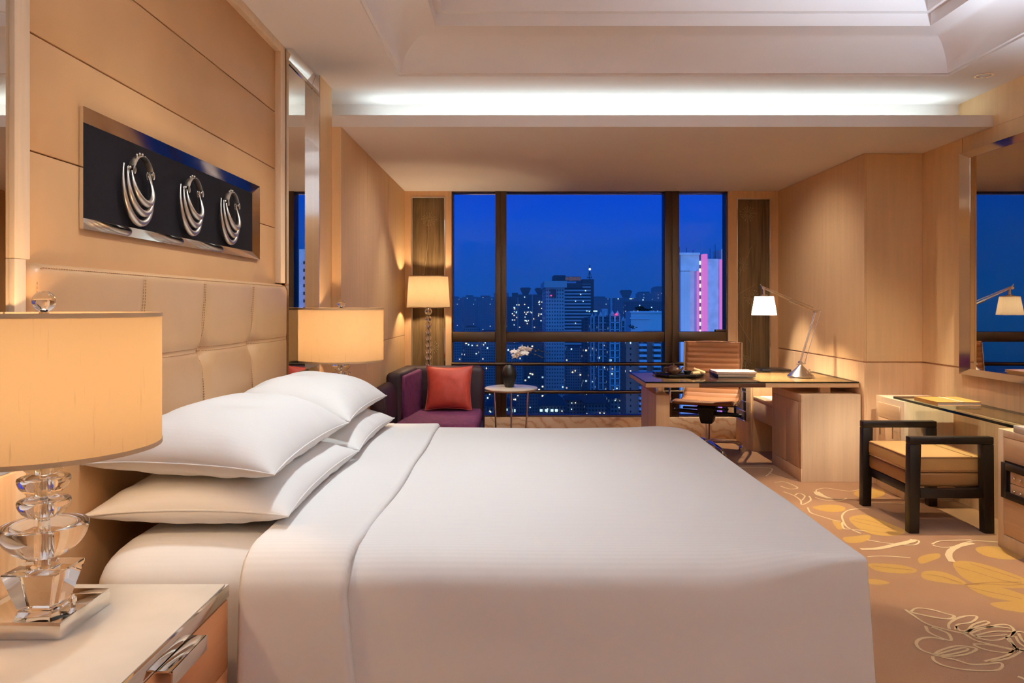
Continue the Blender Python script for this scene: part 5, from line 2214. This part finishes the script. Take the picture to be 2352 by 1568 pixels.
# ================================================================== SKY, LIGHTS, CAMERA
w = bpy.data.worlds.new('dusk_sky')
sc.world = w
w.use_nodes = True
nt = w.node_tree
bg = nt.nodes['Background']
tc = nt.nodes.new('ShaderNodeTexCoord')
sp = nt.nodes.new('ShaderNodeSeparateXYZ')
nt.links.new(tc.outputs['Generated'], sp.inputs[0])
nz = nt.nodes.new('ShaderNodeTexNoise')
mp = nt.nodes.new('ShaderNodeMapping')
mp.inputs['Scale'].default_value = (2, 2, 9)
nt.links.new(tc.outputs['Generated'], mp.inputs[0])
nt.links.new(mp.outputs[0], nz.inputs['Vector'])
nz.inputs['Scale'].default_value = 2.0
nz.inputs['Detail'].default_value = 4
mr_ = nt.nodes.new('ShaderNodeMapRange')
mr_.inputs['From Min'].default_value = -.12
mr_.inputs['From Max'].default_value = .3
nt.links.new(sp.outputs[2], mr_.inputs['Value'])
ad = nt.nodes.new('ShaderNodeMath')
ad.operation = 'MULTIPLY_ADD'
nt.links.new(nz.outputs['Fac'], ad.inputs[0])
ad.inputs[1].default_value = .10
nt.links.new(mr_.outputs[0], ad.inputs[2])
cr_ = nt.nodes.new('ShaderNodeValToRGB')
els = [(.0, C(6, 20, 60)), (.22, C(6, 74, 145)), (.34, C(3, 86, 178)), (.46, C(1, 76, 194)), (.64, C(0, 64, 200)), (.74, C(0, 56, 198)), (1.0, C(4, 40, 150))]
ramp = cr_.color_ramp
while len(ramp.elements) < len(els):
    ramp.elements.new(.5)
for e, (p, c) in zip(ramp.elements, els):
    e.position = p
    e.color = c
nt.links.new(ad.outputs[0], cr_.inputs['Fac'])
mxw = nt.nodes.new('ShaderNodeMix')
mxw.data_type = 'RGBA'
nt.links.new(cr_.outputs['Color'], mxw.inputs[6])
mxw.inputs[7].default_value = C(34, 100, 178)
nt.links.new(mxw.outputs[2], bg.inputs['Color'])
# unseen sky behind the hotel, brightened to light the city facades
wm = nt.nodes.new('ShaderNodeMath')
wm.operation = 'MULTIPLY_ADD'
wm.use_clamp = False
wc_ = nt.nodes.new('ShaderNodeMapRange')
wc_.inputs['From Min'].default_value = .1
wc_.inputs['From Max'].default_value = -.8
wc_.clamp = True
nt.links.new(sp.outputs[1], wc_.inputs['Value'])
nt.links.new(wc_.outputs[0], wm.inputs[0])
nt.links.new(wc_.outputs[0], mxw.inputs[0])
wm.inputs[1].default_value = SKY * 1.6
wm.inputs[2].default_value = SKY
nt.links.new(wm.outputs[0], bg.inputs['Strength'])


def spot(loc, tgt, watts, col, ang, blend=.5, r=.03):
    l = bpy.data.lights.new('spot_light', 'SPOT')
    l.energy = watts
    l.color = col
    l.spot_size = math.radians(ang)
    l.spot_blend = blend
    l.shadow_soft_size = r
    o = bpy.data.objects.new('spot_light', l)
    COL.objects.link(o)
    o.location = loc
    d = Vector(tgt) - Vector(loc)
    o.rotation_euler = d.to_track_quat('-Z', 'Y').to_euler()
    return o


def area(loc, rot, sx, sy, watts, col, spread=180):
    l = bpy.data.lights.new('strip_light', 'AREA')
    l.shape = 'RECTANGLE'
    l.size, l.size_y = sx, sy
    l.energy = watts
    l.color = col
    l.spread = math.radians(spread)
    o = bpy.data.objects.new('strip_light', l)
    COL.objects.link(o)
    o.location = loc
    o.rotation_euler = rot
    return o


# LED strip lying in the cove behind the soffit fascia, shining up
area((.93, 4.97, 2.565), (PI, 0, 0), 3.9, .03, LW['cove'], (.82, 1.0, .98))
# ceiling downlights, the added alcove wash and the added fill uplights
for (loc, tgt, wt, col, ang, bl, r) in SPOTS:
    spot(loc, tgt, wt, col, ang, bl, r)
for (loc, wt, col, r) in POINTS:
    l = bpy.data.lights.new('room_lamp', 'POINT')
    l.energy = wt
    l.color = col
    l.shadow_soft_size = r
    o = bpy.data.objects.new('room_lamp', l)
    COL.objects.link(o)
    o.location = loc
# pink floodlights washing the concrete tower and the brick block
for loc, tgt, wt, col, ang in (((110, 130, -60), (55, 246, 0), LW['flood'], (.80, .82, 1.0), 46), ((50, 230, -130), (72, 412, -30), LW['flood2'], (1.0, .6, .85), 36)):
    spot(loc, tgt, wt, col, ang, .8, .5)

cam = bpy.data.cameras.new('camera')
cam.sensor_fit = 'HORIZONTAL'
cam.sensor_width = 36.0
cam.lens = 36.0 * F / 2352.0
cam.shift_x = -(CX - 1176) / 2352.0
cam.shift_y = -(784 - CY) / 2352.0
cam.clip_start = .02
cam.clip_end = 8000
co = bpy.data.objects.new('camera', cam)
COL.objects.link(co)
co.location = (0, 0, H)
co.rotation_euler = (PI / 2, 0, 0)
sc.camera = co

sc.view_settings.view_transform = 'Standard'
sc.view_settings.look = 'None'
sc.view_settings.exposure = EXPOSURE
sc.view_settings.gamma = 1.0
sc.view_settings.use_curve_mapping = False
cy = sc.cycles
cy.use_denoising = True
cy.max_bounces = 14
cy.diffuse_bounces = 6
cy.glossy_bounces = 5
cy.transmission_bounces = 12
cy.transparent_max_bounces = 16
cy.volume_bounces = 0
cy.caustics_reflective = False
cy.caustics_refractive = False
cy.sample_clamp_indirect = 6
